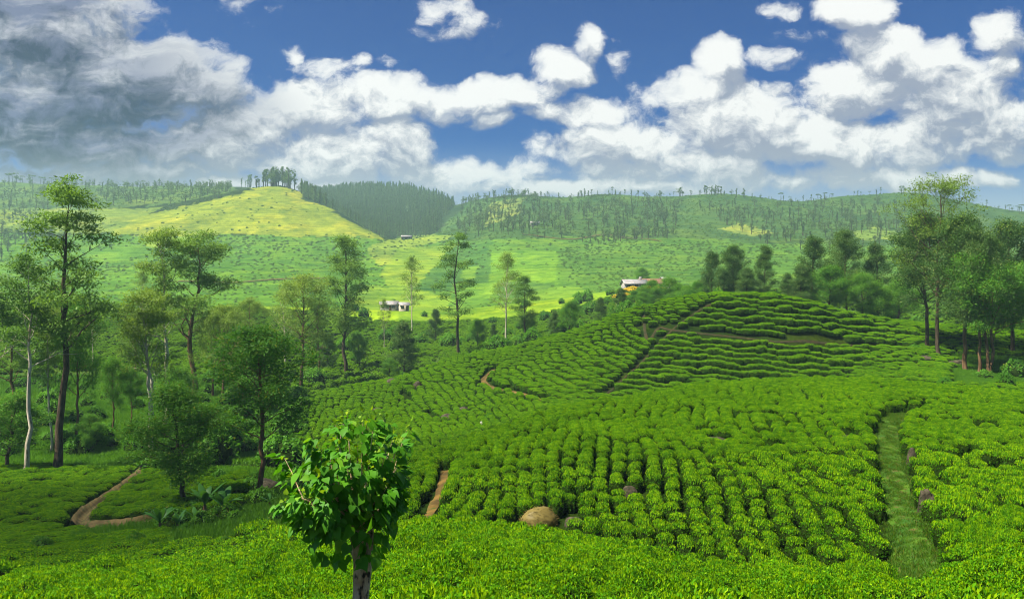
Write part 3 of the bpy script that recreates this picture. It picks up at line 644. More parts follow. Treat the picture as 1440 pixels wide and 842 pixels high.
def snap(P, F, sp_, gmin=0.0):
    e = .08; f = F(P[:, 0], P[:, 1]); gx = (F(P[:, 0] + e, P[:, 1]) - F(P[:, 0] - e, P[:, 1])) / (2 * e); gy = (F(P[:, 0], P[:, 1] + e) - F(P[:, 0], P[:, 1] - e)) / (2 * e)
    g2 = gx * gx + gy * gy; lv = np.round(f / sp_) * sp_; k = (lv - f) / np.maximum(g2, 1e-4)
    st = np.sqrt(g2); ok = st > gmin; k = np.where(ok & (np.abs(k) * st < 1.6), k, 0)
    return P + np.stack([gx * k, gy * k], 1), np.arctan2(gy, gx)
r = np.random.default_rng(99)
for k in range(70):      # thin spots in the planting
    p = at(r.uniform(600, 1440), r.uniform(34, 84)); HOLES.append((p.x, p.y, r.uniform(.45, .85)))
for k in range(60):
    p = at(r.uniform(1290, 1445), r.uniform(17, 62)); HOLES.append((p.x, p.y, r.uniform(.35, .7)))
for k in range(70):
    p = at(r.uniform(-20, 1440), r.uniform(16, 38)); HOLES.append((p.x, p.y, r.uniform(.30, .62)))
PTS = []          # every tea bush: x, y
def grow(n, box, mask, F, sp_, dmin, gmin=0, jit=.06, twice=True, fill=0):
    P = sample(n, *box, r)
    px, ft = feat(P[:, 0], P[:, 1]); P = P[mask(px, P[:, 1], ft)]
    if F is not None:
        P, _ = snap(P, F, sp_, gmin)
        if twice: P, _ = snap(P, F, sp_, gmin)
    P = P + r.normal(size=P.shape) * jit; dm = np.full(len(P), dmin)
    if fill:
        E = sample(n, *box, r); px, ft = feat(E[:, 0], E[:, 1]); E = E[mask(px, E[:, 1], ft)]; P = np.concatenate([P, E]); dm = np.concatenate([dm, np.full(len(E), fill)])
    ok = clear_of_paths(P) & free_of_holes(P); P = P[ok]; dm = dm[ok]
    return P[thin(P, dm)]
# foreground strip, rows across the slope
FG = grow(30000, (-140, 1620, 11, 46), lambda px, d, f: (d < np.where(px < 560, f[:, 3] - .2, f[:, 3])) & ((px > 330) | (d < f[:, 3] - 2)), lambda x, y: y + .22 * x + .8 * np.sin(x * .18), 1.10, .68, jit=.12, fill=.8)
# near hill, rows running up and over the crest
BH = grow(90000, (505, 1640, 19, 104), lambda px, d, f: (d > f[:, 4]) & (d < f[:, 8] + 2), lambda x, y: x - .13 * y + .55 * np.sin(y * .13 + x * .1) + .3 * np.sin(x * .45 + y * .31), .84, .36, jit=.065, fill=.70)
# middle hill: rows wrap round the nose of the hill on its left, run level on the right of the track, and fan down the left flank
def hill_rows(x, y):
    px = CX + FPX * x / y; py = CY - FPX * H(x, y) / y
    e1 = (px - 1000) * -.925 + (py - 413) * .379; e2 = (px - 1000) * .379 + (py - 413) * .925
    arcs = (e1 + np.where(e2 > 0, 1.0, 2.1) * (np.sqrt(e2 * e2 + 100) - 10)) / 12.5
    level = (py - .085 * (px - 1000) - 413) / 8.6 + 500
    track = np.interp(py, [413, 428, 442, 462, 485, 507, 530, 556, 580], [1003, 1000, 975, 948, 925, 905, 880, 850, 815])
    low = np.interp(px, [600, 680, 690, 722, 748, 765, 800, 840], [512, 533, 545, 552, 558, 568, 580, 600])
    flank = np.where(px < 566, (px * .93 + py * .36) / 9.5, (px * .75 - py * .62) / 10.0) + 1000
    far_ = px / 9.0 + 2000
    f = np.where(px > track, level, np.where(py > low, flank, arcs))
    f = f + .16 * np.sin(x * .9 + 1.7 * np.sin(y * .35)) + .10 * np.sin(y * .8 + x * .4)
    return np.where((px < 690) & (py < np.interp(px, [560, 600, 690], [525, 522, 512])), far_, f)
CH = grow(90000, (425, 1330, 60, 152), lambda px, d, f: (d > np.where(px > 590, f[:, 9] + 0.6, f[:, 8] + 1)) & (d < f[:, 13]) & ((px > 560) | (d > 62)), hill_rows, 1.0, .47, gmin=.0, jit=.03, fill=1.25)  # bare dark strip left along its foot stands in for shade in the fold
CR = grow(20000, (1330, 1640, 84, 150), lambda px, d, f: (d > f[:, 8] + 1) & (d < f[:, 12] + 3) & ~((d > 98) & (d < 121) & (px > 1280) & (px < 1450)), None, 1, .95)
# dark tea on the valley side at the left
LV = grow(30000, (-200, 335, 38, 88), lambda px, d, f: (d > f[:, 3] - .5) & (d < f[:, 8] - 1) & ((px < 225) | (d > 50)) & ((px < 225) | (d < 72)) & ((px < 100) | (d > 55.6) | ((px < 250) & (d < 50))), lambda x, y: x * .5 + y, 1.3, .84)
ALL = np.concatenate([FG, BH, CH, CR, LV]); dist = ALL[:, 1]
bx = px_of(ALL[:, 0], ALL[:, 1]); bz = H(ALL[:, 0], ALL[:, 1]); by = CY - FPX * (bz + .8) / ALL[:, 1]
vis = (bx > -15) & (bx < 1455) & (by < 842)
order = np.where(vis, dist, 1e9).argsort(); low_ = (bx < 345) & (dist > 27) & (dist < 49) | (bx < 245) & (dist > 27) & (dist < 56)      # young, lower tea at the foot of the left slope
NEARSET = set(order[:300].tolist())
first = {}
def bush_object(k):
    inB = len(FG) <= k < len(FG) + len(BH)
    v = int(r.integers(0, 4)); o = bpy.data.objects.new('tea_bush', NEAR[v]); COL.objects.link(o)
    s = r.uniform(.88, 1.14); o.location = (ALL[k, 0], ALL[k, 1], bz[k] - .05); o.rotation_euler = (0, 0, np.pi / 2 - .13 + r.normal() * .2 if inB else r.uniform(0, 6.28)); o.scale = (s * (.8 if inB else 1), s * (.57 if inB else 1), s * r.uniform(.85, 1.1) * (1.1 if inB else (1 + .17 * float(fnoise(ALL[k, 0], ALL[k, 1], .9, 41))) * (.55 if low_[k] else 1)))
    tag(o, 'leafy flat topped tea bush in the bright plucking rows of the nearest slope', 'tea bush', 'tea bushes on the nearest slope')
for k in NEARSET: bush_object(k)
rest = np.array([k for k in range(len(ALL)) if k not in NEARSET]); near = dist[rest] < 42
n = len(rest); s = r.uniform(.80, 1.20, n)
pos = np.stack([ALL[rest, 0], ALL[rest, 1], bz[rest] - .05], 1); gx, gy = grad(pos[:, 0], pos[:, 1])
rot = np.stack([np.arctan(gy) * .6, -np.arctan(gx) * .6, r.uniform(0, 6.28, n)], 1)
scl = np.stack([s, s, s * r.uniform(.90, 1.08, n)], 1)
scl[low_[rest], 2] *= .55
rot[:, :2] = 0; scl[:, 2] *= 1 + .13 * fnoise(pos[:, 0], pos[:, 1], .9, 41)
inB = (rest >= len(FG)) & (rest < len(FG) + len(BH)); inC = (rest >= len(FG) + len(BH)) & (rest < len(FG) + len(BH) + len(CH))
rot[inB, 2] = np.pi / 2 + r.integers(0, 2, inB.sum()) * np.pi + r.normal(size=inB.sum()) * .2 - .13
e = .1; cx3 = pos[inC, 0]; cy3 = pos[inC, 1]; hy = (hill_rows(cx3, cy3 + e) - hill_rows(cx3, cy3 - e)) / (2 * e); hx = (hill_rows(cx3 + e, cy3) - hill_rows(cx3 - e, cy3)) / (2 * e); hg = np.arctan2(hy, hx); gapw = 1 / np.maximum(np.hypot(hx, hy), .2)
rot[inC, 2] = hg + np.pi / 2 + r.integers(0, 2, inC.sum()) * np.pi + r.normal(size=inC.sum()) * .15
scl[inC] *= np.stack([np.full(inC.sum(), 1.12), np.clip(np.where(px_of(cx3, cy3) > 930, .49, .415) * gapw / .62, .42, 1.6), np.clip(.8 + .10 * gapw, .9, 1.0)], 1)
scl[inB] *= np.array([.80, .57, .92]); pass
print('tea bushes', len(FG), len(BH), len(CH), len(CR), len(LV))
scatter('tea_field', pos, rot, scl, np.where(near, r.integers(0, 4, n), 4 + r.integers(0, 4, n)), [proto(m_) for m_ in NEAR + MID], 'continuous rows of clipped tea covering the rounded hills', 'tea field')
# terraced hedges across the valley
TV = grow(26000, (-330, 900, 142, 262), lambda px, d, f: (d > f[:, 12] + 6) & (d < f[:, 16]) & ~((px > 60) & (px < 262) & (d < 160)), H, .85, 1.45, gmin=.06, jit=.5, fill=2.3)
TV2 = grow(7000, (860, 1700, 150, 300), lambda px, d, f: (d > f[:, 13] + 4) & (d < f[:, 16]), H, 1.0, 2.6, gmin=.06, jit=.3)
TA = np.concatenate([TV, TV2]); gx, gy = grad(TA[:, 0], TA[:, 1], 1.0); n = len(TA); s = r.uniform(.75, 1.2, n)
ang = np.arctan2(gy, gx) + np.pi / 2 + r.normal(size=n) * .2
print('hedges', n)
scatter('tea_terraces', np.stack([TA[:, 0], TA[:, 1], H(TA[:, 0], TA[:, 1]) - .1], 1), np.stack([0 * ang, 0 * ang, ang], 1), np.stack([s, s, s], 1), r.integers(0, 3, n), [proto(m_) for m_ in HEDGE], 'broken dark hedges of tea stepping up the valley terraces', 'tea terraces')
# ------------------------------------------------------------------ trees
def curve_pts(p0, dir0, length, n, r, bend=0.25, lift=0.25):
    pts = [np.array(p0, float)]; d = unit(np.array(dir0, float)); st = length / (n - 1)
    for k in range(n - 1):
        d = unit(d + bend * r.normal(size=3) / math.sqrt(n) + np.array([0, 0, lift / n])); pts.append(pts[-1] + d * st)
    return np.array(pts)
def tree_meshes(name, seed, h, r0, bark, leaf, first=.4, nb=22, reach=.28, shape='oval', elev=(25, 60), pads=(2, 4), pad_r=0.096, pad_flat=.55, nleaf=139, leafl=.30, lean=.02, fork=1, droop=.25, fill=0.0, wfac=.36, kinks=.5, inner=0):
    """one trunk mesh (with its limbs) and one crown mesh made of many small leaves; foot at the origin"""
    r = np.random.default_rng(seed); wood = Soup(); crown = Soup(); C = []; RR = []
    for fk in range(fork):
        az = r.uniform(0, 6.28); top = h * (1 - .12 * fk)
        n = 14; t = np.linspace(0, 1, n); wob = np.cumsum(r.normal(size=(n, 2)) * lean * h / n * 2.2, 0); wob -= wob[0]
        sp_ = (.0 if fork == 1 else .12 * h) * t ** 1.3
        tr = np.stack([wob[:, 0] * kinks * 2 + math.cos(az) * sp_, wob[:, 1] * kinks * 2 + math.sin(az) * sp_, t * top * .97], 1); tr[0, 2] = -.4
        rad = r0 * (.85 if fork > 1 else 1) * (1 - t) ** .75 + .018; rad[0] *= 1.35
        wood.tube(tr, rad, 8)
        ga = r.uniform(0, 6.28)
        for k in range(nb // fork):
            u = (k + r.uniform(0, 1)) / (nb // fork); tt = first + (1 - first) * u * .97
            if shape == 'oval': prof = math.sin(math.pi * min(1, .12 + .88 * u) ** .8) ** .7
            elif shape == 'cone': prof = (1 - u) ** .75 * min(1, .45 + u * 3)
            elif shape == 'column': prof = min(1, .55 + u * 1.5) * (1 - u ** 3) * .9 + .1
            elif shape == 'umbrella': prof = .35 + .75 * u ** 1.2
            else: prof = r.uniform(.35, 1.05) * (1.05 - .55 * u)
            L = h * reach * prof * r.uniform(.7, 1.15) + .03 * h
            ga += 2.4 + r.uniform(-.5, .5); e = R(r.uniform(*elev)); z0 = tt * (n - 1); i0 = int(min(z0, n - 2)); p0 = tr[i0] + (tr[i0 + 1] - tr[i0]) * (z0 - i0)
            br = curve_pts(p0, (math.cos(ga) * math.cos(e), math.sin(ga) * math.cos(e), math.sin(e)), L, 6, r, .35, droop)
            rb = max(.02, np.interp(tt, np.linspace(0, 1, n), rad) * .42)
            wood.tube(br, np.linspace(rb, .012, 6), 5)
            ends = [(br[-1], 1.0)]
            for q_ in range(r.integers(*pads)):
                b0 = br[r.integers(2, 5)]; sb = curve_pts(b0, unit(br[-1] - br[0]) + .9 * r.normal(size=3) * np.array([1, 1, .5]), L * r.uniform(.25, .5), 4, r, .3, droop)
                wood.tube(sb, np.linspace(rb * .45, .01, 4), 4); ends.append((sb[-1], .8))
            if fill: ends += [(br[3] + r.normal(size=3) * L * .08, .75 * fill), (br[4] + r.normal(size=3) * L * .1, .85 * fill)]
            for c, s_ in ends: C.append(c); RR.append(h * pad_r * s_ * r.uniform(.65, 1.25))
        C.append(tr[-1]); RR.append(h * pad_r * .9)
    for c, R_ in zip(C, RR):
        m = max(8, int(nleaf * (R_ / (h * pad_r)) ** 2)); dv = rdir(m, r); q_ = r.uniform(0, 1, m) ** .45
        lum = 1 + .35 * np.sin(dv[:, 0] * 5 + seed) * np.sin(dv[:, 1] * 4 + R_ * 9)
        p = c + dv * (q_ * R_ * lum)[:, None] * np.array([1, 1, pad_flat])
        D = dv * np.array([1, 1, .4]) + .8 * rdir(m, r) + np.array([0, 0, -.25]); Nn = dv * .7 + np.array([0, 0, .55]) + .6 * rdir(m, r)
        L = leafl * r.uniform(.6, 1.3, m); crown.leaves(p, D, Nn, L, L * wfac, .05)
    wm = wood.mesh(name + '_trunk', [bark], smooth=True); cm = crown.mesh(name + '_crown', [leaf])
    return wm, cm, h
B_ = M
KIND = {}
def kind(key, *a, **k): KIND[key] = tree_meshes(key, *a, **k)
kind('tall_a', 101, 30, .42, M['bark_dark'], M['euc'], first=.40, nb=24, reach=.23, shape='loose', elev=(18, 62), pads=(2, 4), pad_r=0.063, pad_flat=.42, nleaf=198, leafl=.42, lean=.05)
kind('tall_b', 102, 28, .34, M['bark_pale'], M['euc'], first=.50, nb=20, reach=.17, shape='loose', elev=(15, 60), pads=(1, 4), pad_r=0.066, pad_flat=.45, nleaf=185, leafl=.40, lean=.05)
kind('tall_c', 103, 30, .36, M['bark_pale'], M['euc_light'], first=.42, nb=22, reach=.17, shape='loose', elev=(20, 60), pads=(2, 4), pad_r=0.062, pad_flat=.45, nleaf=172, leafl=.40, lean=.04)
kind('twin', 104, 20, .34, M['bark_pale'], M['euc_light'], first=.48, nb=30, reach=.22, shape='oval', elev=(25, 65), pads=(2, 4), pad_r=0.077, pad_flat=.6, nleaf=198, leafl=.32, lean=.06, fork=2)
kind('broad', 105, 22, .34, M['bark_brown'], M['euc'], first=.36, nb=26, reach=.30, shape='loose', elev=(12, 55), pads=(2, 5), pad_r=0.077, pad_flat=.45, nleaf=198, leafl=.36, lean=.05)
kind('broad_light', 106, 20, .30, M['bark_brown'], M['euc_light'], first=.30, nb=26, reach=.27, shape='oval', elev=(20, 60), pads=(2, 4), pad_r=0.085, pad_flat=.6, nleaf=198, leafl=.34, lean=.05)
kind('slim', 107, 13, .16, M['bark_brown'], M['dense'], first=.34, nb=26, reach=.26, shape='oval', elev=(20, 65), pads=(2, 4), pad_r=0.096, pad_flat=.75, nleaf=225, leafl=.24, lean=.05, fill=.8)
kind('round', 108, 11, .20, M['bark_dark'], M['dense'], first=.20, nb=30, reach=.34, shape='oval', elev=(10, 65), pads=(2, 4), pad_r=0.119, pad_flat=.8, nleaf=251, leafl=.24, lean=.05, fill=1.0)
kind('cone', 109, 12, .18, M['bark_dark'], M['grev'], first=.08, nb=44, reach=.30, shape='cone', elev=(15, 55), pads=(2, 3), pad_r=0.090, pad_flat=.75, nleaf=172, leafl=.26, lean=.03, fill=.9)
kind('column', 110, 20, .26, M['bark_brown'], M['grev'], first=.12, nb=46, reach=.19, shape='column', elev=(20, 60), pads=(2, 4), pad_r=0.070, pad_flat=.7, nleaf=159, leafl=.34, lean=.04, fill=.8)
kind('column_b', 111, 20, .26, M['bark_dark'], M['grev'], first=.10, nb=46, reach=.25, shape='cone', elev=(15, 55), pads=(2, 4), pad_r=0.075, pad_flat=.7, nleaf=159, leafl=.34, lean=.04, fill=.8)
kind('layered', 112, 24, .28, M['bark_dark'], M['euc'], first=.28, nb=26, reach=.14, shape='column', elev=(5, 40), pads=(1, 3), pad_r=0.059, pad_flat=.5, nleaf=145, leafl=.40, lean=.04)
kind('layered_b', 113, 24, .30, M['bark_dark'], M['euc'], first=.22, nb=40, reach=.15, shape='column', elev=(10, 50), pads=(2, 3), pad_r=0.068, pad_flat=.55, nleaf=172, leafl=.38, lean=.04)
kind('airy', 114, 22, .22, M['bark_pale'], M['euc_light'], first=.30, nb=30, reach=.20, shape='oval', elev=(25, 65), pads=(2, 4), pad_r=0.068, pad_flat=.6, nleaf=99, leafl=.34, lean=.05)
kind('grove', 115, 20, .27, M['bark_dark'], M['grev'], first=.30, nb=46, reach=.25, shape='oval', elev=(15, 60), pads=(2, 4), pad_r=0.079, pad_flat=.75, nleaf=225, leafl=.30, lean=.04, fill=.9)
kind('grove_b', 116, 20, .25, M['bark_brown'], M['grev'], first=.30, nb=44, reach=.22, shape='column', elev=(15, 60), pads=(2, 4), pad_r=0.077, pad_flat=.75, nleaf=212, leafl=.30, lean=.04, fill=.9)
kind('grove_dark', 117, 15, .22, M['bark_brown'], M['dense'], first=.28, nb=40, reach=.36, shape='oval', elev=(10, 60), pads=(2, 4), pad_r=0.096, pad_flat=.7, nleaf=251, leafl=.28, lean=.05, fill=.9, fork=2)
kind('open_crown', 118, 26, .30, M['bark_dark'], M['euc_light'], first=.34, nb=34, reach=.30, shape='oval', elev=(25, 65), pads=(3, 5), pad_r=0.059, pad_flat=.7, nleaf=106, leafl=.34, lean=.05)
def tree(key, P, height, label, name='tree', cat='tree', group=None, wide=1.0, rz=None):
    wm, cm, h = KIND[key]; s = height / h
    o = empty(name, P, random.uniform(0, 6.28) if rz is None else rz, (s * wide, s * wide, s)); tag(o, label, cat, group)
    obj('trunk', wm, o); obj('crown', cm, o); HOLES.append((P[0], P[1], .4)); return o
def tree_px(key, bx_, by_, ty, label, d=None, **k):
    P = pt(bx_, by_) if d is None else at(bx_, d)
    top = (CY - ty) / FPX * P.y
    return tree(key, P, max(1.0, top - P.z), label, **k)
VG = 'trees standing in the valley'
T = [ # kind, foot x, foot y (or None), top y, label, distance, width
 ('tall_a', 80, 665, 270, 'tallest dark trunked eucalypt of the left valley, layered crown reaching above the hills', None, 1.0),
 ('tall_b', 37, 671, 362, 'slim white trunked eucalypt left of the tallest eucalypt', None, .9),
 ('tall_c', 72, 638, 430, 'thin pale eucalypt standing close behind the tallest eucalypt', None, .7),
 ('slim', 104, 630, 425, 'thin dark stemmed tree just right of the tallest eucalypt', None, .7),
 ('twin', 213, 640, 415, 'twin white trunked tree with yellowish green crown at the upper end of the ditch', None, .95),
 ('tall_c', 232, 600, 322, 'tall sparse eucalypt rising behind the twin white trunks', None, .95),
 ('broad', 274, 560, 332, 'broad layered tree with wide flat tufts right of the sparse eucalypt', None, 1.15),
 ('broad_light', 312, 570, 430, 'light green spreading tree below the broad layered tree', None, .9),
 ('slim', 157, 614, 505, 'small slim stemmed tree on the right of the bright grass clearing', None, .8),
 ('slim', 183, 602, 520, 'small tree beside the grass clearing, close left of the twin trunks', None, .9),
 ('slim', 360, 702, 466, 'leafy tree on a slim brown trunk left of the foreground tree', None, 1.25),
 ('round', 257, 716, 548, 'dark rounded tree on a thin stem behind the banana plants', None, 1.15),
 ('broad_light', 424, 552, 388, 'light trunked spreading tree at the left end of the middle hill', None, 1.0),
 ('layered_b', 487, 524, 328, 'dense upright dark tree standing above the village in mid valley', None, 1.0),
 ('round', 506, 518, 470, 'small dark round tree right under the dense upright tree', None, .95),
 ('cone', 568, 528, 452, 'conical bushy tree on the brow of the middle hill', None, 1.1),
 ('round', 548, 535, 505, 'low bush at the left foot of the conical bushy tree', None, 1.2),
 ('layered', 645, 500, 325, 'tall thin dark trunked tree with layered tufts in mid valley', None, 1.0),
 ('airy', 579, 470, 360, 'pale airy tree behind the white village houses', 235, .8),
 ('airy', 712, 480, 355, 'tall airy tree right of the thin layered tree', None, .9),
 ('layered_b', 738, 484, 386, 'leaning dense tree close right of the tall airy tree', None, 1.1),
 ('round', 744, 482, 445, 'dark round tree at the foot of the leaning dense tree', None, 1.1),
 ('cone', 612, 482, 434, 'dark conical tree left of the thin layered tree', None, .9),
 ('round', 672, 492, 452, 'small round tree right of the thin layered tree', None, 1.0),
 ('cone', 694, 486, 455, 'small pointed tree on the valley terraces', None, .9),
 ('round', 800, 464, 426, 'bushy tree just behind the crest of the middle hill', 165, 1.1),
 ('cone', 780, 468, 438, 'small pointed tree just behind the hill crest, left of the bushy one', 168, 1.1),
 ('cone', 845, 446, 418, 'dark pointed tree behind the crest below the bungalow', 175, 1.0),
 ('cone', 873, 440, 405, 'dark pointed tree left below the bungalow', 168, 1.1),
 ('round', 915, 430, 396, 'bushy tree in front of the red roofed bungalow', 195, 1.2),
 ('round', 945, 425, 392, 'bushy tree right below the red roofed bungalow', 190, 1.3),
 ('round', 963, 420, 404, 'low dark tree at the right end of the bungalow trees', 180, 1.3),
 ('round', 893, 428, 410, 'rounded low tree between pointed tree and bungalow', 200, 1.2),
 ('round', 903, 404, 378, 'dark tree standing behind the bungalow roof', 300, 1.2),
 ('column', 1000, 424, 353, 'leftmost upright tree of the belt behind the middle hill', 165, 1.0),
 ('grove', 1033, 420, 347, 'second tree of the belt behind the hill, broad and dense', 162, 1.0),
 ('column_b', 1075, 422, 344, 'pointed tree over the highest part of the middle hill', 160, .95),
 ('cone', 1050, 424, 376, 'lower pointed tree in the belt, left of the tallest pointed one', 158, 1.2),
 ('cone', 1018, 424, 378, 'lower pointed tree between the two leftmost belt trees', 160, 1.1),
 ('cone', 1108, 428, 384, 'lower pointed tree right of the tallest pointed belt tree', 158, 1.1),
 ('column', 1142, 440, 331, 'tall upright tree of the belt, right of the hill summit', 158, 1.0),
 ('round', 1165, 444, 378, 'middling round tree between the two tallest belt trees', 154, 1.2),
 ('grove_b', 1191, 446, 326, 'tallest full crowned tree of the belt behind the hill', 156, .95),
 ('column_b', 1236, 450, 340, 'conical tree at the right end of the belt', 156, 1.0),
 ('round', 1214, 452, 388, 'low tree under the conical belt tree', 152, 1.2),
 ('round', 1262, 455, 395, 'low bushy tree between the belt and the tall grove', 152, 1.3),
 ('cone', 1126, 438, 372, 'low pointed tree at the left foot of the tall upright tree', 154, 1.1),
 ('grove', 1304, 492, 300, 'dark trunked leftmost tree of the tall grove on the right', None, 1.0),
 ('open_crown', 1322, 505, 256, 'open crowned brown trunked tree, highest of the tall grove', None, .95),
 ('grove_b', 1358, 522, 305, 'thick dark trunked tree in the middle of the tall grove', None, 1.05),
 ('grove_b', 1377, 526, 330, 'thin stemmed tree right of the thick dark trunk in the grove', None, .85),
 ('grove_dark', 1392, 528, 352, 'low branching two stemmed dark tree at the right of the grove', None, 1.0),
 ('grove', 1424, 500, 312, 'broad tree at the back of the grove near the right edge', None, 1.0),
 ('grove_dark', 1462, 520, 360, 'dark tree cut by the right edge of the view', None, 1.1),
 ('tall_b', -6, 640, 380, 'dark crowned tree cut by the left edge of the view', None, 1.3),
 ('broad', 18, 600, 430, 'dark spreading tree in the shade at the left edge', None, 1.0),
 ('round', 10, 665, 560, 'dark low tree below the left edge trees', None, 1.3),
 ('airy', 540, 520, 420, 'thin pale tree between the upright tree and the conical tree', 205, .7),
 ('broad_light', 350, 530, 420, 'yellow green tree beyond the slim brown trunk', 165, .9),
 ('airy', 130, 545, 430, 'thin leaning tree beyond the grass clearing', 165, .8),
 ('airy', 200, 505, 380, 'faint slender tree on the terraces behind the white trunks', 190, .7),
 ('broad_light', 300, 560, 442, 'yellow green feathery tree between the broad layered tree and the slim brown trunk', None, .9),
 ('airy', 400, 520, 405, 'pale feathery tree left of the light trunked spreading tree', 180, 1.0),
 ('broad', 448, 538, 420, 'green spreading tree right of the light trunked tree', 165, .9),
 ('broad_light', 190, 560, 455, 'small yellowish tree left of the twin trunks above the clearing', 150, .9),
 ('round', 130, 640, 585, 'low dark tree in the grass right of the tallest eucalypt', None, 1.1),
 ('cone', 460, 520, 470, 'small pointed tree left under the dense upright tree', None, 1.1),
 ('round', 250, 600, 520, 'green bushy tree just right of the twin white trunks', None, 1.2),
 ('round', 815, 452, 430, 'small round tree on the valley side left of the bungalow road', 230, 1.1),
 ('round', 905, 436, 412, 'low leafy tree in front of the bungalow bank', 185, 1.1),
 ('round', 985, 424, 398, 'rounded tree filling the gap between bungalow trees and belt', 170, 1.2),
]
for (key, x_, y_, ty, lab, dd, wd) in T:
    tree_px(key, x_, y_ or 0, ty, lab, d=dd, wide=wd, group=None)
# low shrubs: on the valley floor, among the tea and between the tree feet
SHRUB = [bush_mesh('shrub', 1.0, 1.5, 900, .17, 200 + k, M['shrub'], flat=1.6, lump=.22, wfac=.5) for k in range(4)]
SHRUB2 = [bush_mesh('shrub_dark', 1.0, 1.5, 900, .19, 210 + k, M['dense'], flat=1.6, lump=.22, wfac=.5) for k in range(3)]
r = np.random.default_rng(404)
def shrub(P, s, me, label, group=None, name='shrub', cat='shrub', zs=1.0):
    o = obj(name, me); o.location = (P[0], P[1], P[2] - .1); o.rotation_euler = (0, 0, r.uniform(0, 6.28)); o.scale = (s, s * r.uniform(.85, 1.1), s * zs); return tag(o, label, cat, group)
spots = []
for k in range(900):
    x_ = r.uniform(-30, 430); d = r.uniform(84, 150)
    if (85 < x_ < 255 and 108 < d < 150 and r.uniform() < .86): continue
    if x_ < 225 and d < 92: continue
    spots.append(((x_ - CX) / FPX * d, d))
S_ = np.array(spots); S_ = S_[clear_of_paths(S_)]; S_ = S_[thin(S_, 3.1)][:190]
for x_, y_ in S_:
    s = r.uniform(.7, 1.7); shrub((x_, y_, float(H(x_, y_)[0])), s, (SHRUB + SHRUB2)[r.integers(0, 7)], 'rounded wild shrub growing on the floor of the left valley below the eucalypts', 'shrubs of the left valley')
for (x_, y_, wpx, zs, lab, me) in [
 (398, 655, 60, 1.0, 'thick shrub on the bank left of the foreground tree crown', SHRUB[0]), (300, 650, 60, 1.1, 'dark shrub left of the slim brown trunk', SHRUB2[0]), (405, 610, 50, 1.0, 'green shrub at the lower left flank of the middle hill', SHRUB[1]),
 (225, 668, 46, 1.0, 'dark shrub at the head of the ditch', SHRUB2[1]), (190, 768, 26, 1.2, 'small dark shrub standing in the foreground tea below the ditch corner', SHRUB2[2]), (58, 775, 30, 1.1, 'dark shrub above the pale stone at the left edge', SHRUB2[0]),
 (316, 770, 26, 1.0, 'young dark sapling bush in foreground tea right of the bananas', SHRUB2[1]), (270, 838, 34, 1.0, 'bright leafy sapling at the bottom edge of the foreground tea', SHRUB[2]), (688, 592, 14, 1.2, 'light green sapling bush in the hollow beside the pale upright stone', SHRUB[3]),
 (565, 532, 14, 1.0, 'bright green bush right of the dark boulder on the brow', SHRUB[0]), (592, 528, 9, 1.0, 'tiny dark bush dotted on the far tea slope', SHRUB2[2]), (660, 512, 6, 1.2, 'tiny round bush left on the bright far tea slope', SHRUB2[0]),
 (686, 512, 6, 1.2, 'tiny round bush right on the bright far tea slope', SHRUB2[1]), (500, 567, 8, 1.2, 'tiny dark bush on the left flank of the middle hill', SHRUB2[0]), (449, 578, 9, 1.1, 'small dark bush at the left rim of the middle hill', SHRUB2[1]),
 (665, 531, 8, 1.2, 'small dark bush above the curved terrace path', SHRUB2[2]), (1330, 545, 26, .8, 'leafy shrub on the lawn in front of the tall grove', SHRUB[1]), (1415, 548, 24, 1.6, 'brownish thin shrub right of the two stemmed tree', SHRUB[2]), (1286, 494, 20, .7, 'pale tufted shrub at the left foot of the grove', SHRUB[3]),
 (1430, 532, 34, 1.1, 'dark shrub by the bank at the right edge', SHRUB2[0]), (1385, 533, 24, .8, 'low shrub at the foot of the two stemmed tree', SHRUB2[1])]:
    P = pt(x_, y_); shrub(P, wpx / 2 * P.y / FPX, me, lab, zs=zs)
for k in range(34):
    x_ = r.uniform(225, 430); d = r.uniform(44, 78); P = at(x_, d)
    if clear_of_paths(np.array([[P.x, P.y]]))[0]: shrub(P, r.uniform(.35, .95), (SHRUB + SHRUB2)[r.integers(0, 7)], 'weedy shrub on the rough bank around the banana plants and the slim brown trunk', 'weedy shrubs of the bank')
for k in range(46):
    x_ = r.uniform(430, 860); d = r.uniform(160, 300); P = at(x_, d); s = r.uniform(1.0, 2.4)
    shrub(P, s, (SHRUB + SHRUB2)[r.integers(0, 7)], 'small round bush dotted over the valley terraces around the village', 'bushes on the valley terraces', zs=1.1)
for k in range(26):
    x_ = r.uniform(860, 1290); d = r.uniform(150, 176); P = at(x_, d); s = r.uniform(1.2, 2.3)
    shrub(P, s, SHRUB2[r.integers(0, 3)], 'leafy understorey bush of the tree belt behind the middle hill', 'understorey of the tree belt', zs=1.2)

